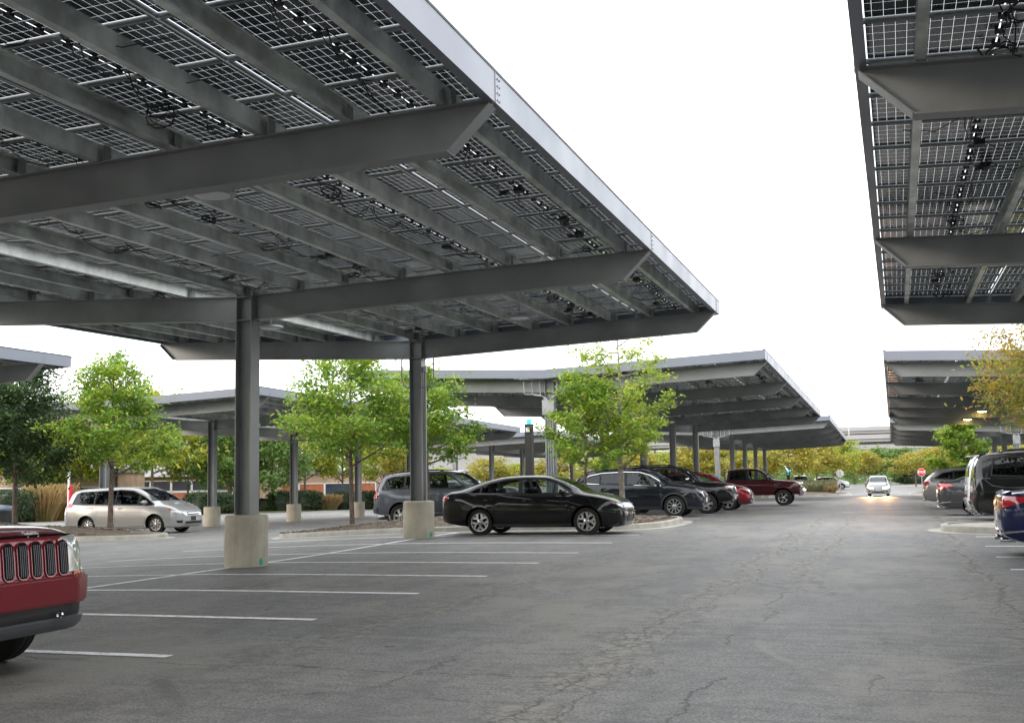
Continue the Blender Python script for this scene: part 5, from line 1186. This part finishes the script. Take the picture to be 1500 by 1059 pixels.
# ------------------------------------------------------------------ buildings and overpass
ROOF = mat('grey_roof', (.26, .25, .26), .7, 0, .3, .2, 1.5); BRICK = mat('tan_wall', (.40, .28, .2), .8, 0, .3, .2, 1, bump=.01, bscale=20)
DWIN = mat('building_glass', (.05, .06, .08), .1, 0, .6, .3, .3); WFR = WHITEP
GLOWR = mat('lit_shop_window', (.2, .08, .05), .4, var=.6, vscale=.9, emit=((1, .25, .08), .05))
def building(px, D, w, d, hw, label, gable=0, floors=((.6, 2.0), (2.1, 2.9)), nwin=10, rz=0, wall=BRICK, glow=True, roofm=None):
    x, y = at(px, D); z = zg(x, y) - .1; r = empty('building', (x, y, z), rz, label=label, cat='building', group='buildings beyond the lot on the left')
    b = MB(); b.box((0, 0, hw/2), (w, d, hw)); b.build('wall', wall, r)
    b = MB()
    if gable: b.poly([Vector((-w/2 - .5, -d/2 - .6, hw)), Vector((-w/2 - .5, 0, hw + gable)), Vector((-w/2 - .5, d/2 + .6, hw))], w + 1, (1, 0, 0))
    else: b.box((0, 0, hw + .2), (w + .4, d + .4, .4))
    b.build('roof', roofm or ROOF, r)
    pw = w*.94/nwin
    for fi, (a, c) in enumerate(floors):
        for i in range(nwin):
            f = MB(); xm = -w*.47 + pw*(i + .5)
            for s_ in (-1, 1): f.box((xm + s_*(pw/2 - .05), -d/2 - .03, (a + c)/2), (.1, .08, c - a))
            for zz in (a, c): f.box((xm, -d/2 - .03, zz), (pw - .2, .08, .1))
            fo = f.build('window', WFR, r); q = MB(); q.box((xm, -d/2 - .012, (a + c)/2), (pw - .2, .02, c - a - .1)); q.build('pane', GLOWR if (glow and fi == 0 and i % 3 != 1) else DWIN, fo)
building(262, 118, 19, 12, 3.4, 'low grey-roofed building with a window band behind the minivan', 4.2, ((.9, 1.9), (2.0, 3.0)), 9, R(18))
building(395, 128, 26, 10, 3.6, 'tan building glimpsed behind the trimmed hedges', 0, ((.6, 2.6),), 9, R(18))
building(60, 104, 16, 8, 3.6, 'tan wall of a building behind the left trees', 0, ((.8, 2.4),), 6, R(18), glow=False)
building(695, 170, 34, 14, 6.6, 'plain pale flat-roofed building far off beyond the off-road SUV roof', 0, ((2.5, 4.0),), 12, R(18), PALE, False)
def overpass():
    r = empty('highway_overpass', (-14, 300, 0), R(4), label='white concrete highway overpass with stacked decks at the end of the aisle', cat='overpass')
    for i, (z, hh, y, xo_) in enumerate(((12.7, 1.0, 34, 20), (9.9, 1.0, 16, 10), (6.7, 1.3, 0, 0))):
        b = MB(); b.box((xo_, y, z), (170, 9, hh), 0, Matrix.Rotation(R(-.4), 3, 'Y')); b.box((xo_, y - 4.9, z + hh/2 + .3), (170, .35, 1.1), 0, Matrix.Rotation(R(-.4), 3, 'Y')); d = b.build('deck', PALE, r)
        b = MB(); b.box((xo_, y, z - hh/2 - .45), (168, 6, .9)); b.build('girder', mat('girder_grey', (.16, .15, .15), .7), d)
        for k in range(6):
            b = MB(); b.tube([(xo_ - 75 + k*30, y, -2), (xo_ - 75 + k*30, y, z - hh/2 - .8)], .8, 16); b.box((xo_ - 75 + k*30, y, z - hh/2 - 1.1), (2.2, 8, .8)); b.build('pier', PALE, r, True, 40)
overpass()
for i, (px, D, h) in enumerate([(1241, 300, 22.5), (1245, 322, 21.5), (1250, 345, 21.5)]):
    x, y = at(px, D); r = empty('street_lamp', (x, y, -1), 0, label='slender lamp pole standing at the overpass, ' + ('tallest and leftmost of the three', 'middle one of the three', 'rightmost of the three')[i], cat='street lamp', group='lamp poles at the overpass')
    b = MB(); b.tube([(0, 0, 0), (0, 0, h)], .14, 8, 0, [.2, .1]); b.build('pole', CONDUIT, r, True); b = MB(); b.box((.3, 0, h), (1.6, .3, .15)); b.build('lamp_head', CONDUIT, r)

# small yellow leaf lying on the asphalt
link('fallen_leaves', leaves_mesh('fallen_leaves', [(random.uniform(-6, 3), random.uniform(6, 30), .045) for _ in range(26)], LEAF_Y, .03, 3.0), None, kind='stuff', label='few small yellow leaves lying on the asphalt', cat='leaves')

# ------------------------------------------------------------------ light
w = bpy.data.worlds.new('World'); SC.world = w; w.use_nodes = True; n = w.node_tree; n.nodes.clear(); g = G(n)
SUN_EL, SUN_AZ = R(14), R(232)      # low sun behind the camera on its left, through cloud
sky = g.node('ShaderNodeTexSky', sky_type='NISHITA', sun_disc=False); sky.sun_elevation = SUN_EL; sky.sun_rotation = SUN_AZ
tc = g.node('ShaderNodeTexCoord'); sp = g.node('ShaderNodeSeparateXYZ'); g.link(tc.outputs['Generated'], sp.inputs[0])
cl = g.noise(g.scale(tc.outputs['Generated'], (1.5, 1.5, 4)), 1.4, 5)
cloud = g.mix(g.ramp(sp.outputs[2], 0, .5), (.90, .89, .90), (1.0, 1.01, 1.03)); cloud = g.mix(g.ramp(cl, .35, .7, 0, .25), cloud, (.93, .95, 1.0))
b1 = g.node('ShaderNodeBackground'); g.link(sky.outputs[0], b1.inputs[0]); b1.inputs[1].default_value = .1
b2 = g.node('ShaderNodeBackground'); g.link(cloud, b2.inputs[0]); b2.inputs[1].default_value = 1.0
mx = g.node('ShaderNodeMixShader'); mx.inputs[0].default_value = .88; g.link(b1.outputs[0], mx.inputs[1]); g.link(b2.outputs[0], mx.inputs[2]); o = g.node('ShaderNodeOutputWorld'); g.link(mx.outputs[0], o.inputs[0])
sl = bpy.data.lights.new('sun', 'SUN'); sl.energy = .5; sl.angle = R(12); sl.color = (1, .78, .62); so = bpy.data.objects.new('sun', sl); C.objects.link(so)
dirv = Vector((math.sin(SUN_AZ)*math.cos(SUN_EL), math.cos(SUN_AZ)*math.cos(SUN_EL), math.sin(SUN_EL))); so.rotation_euler = dirv.to_track_quat('Z', 'Y').to_euler(); so.location = (0, 0, 30)
SC.view_settings.view_transform = 'Standard'; SC.view_settings.look = 'None'; SC.view_settings.gamma = 1; SC.view_settings.exposure = 1.75
SC.cycles.max_bounces = 10; SC.cycles.transparent_max_bounces = 12
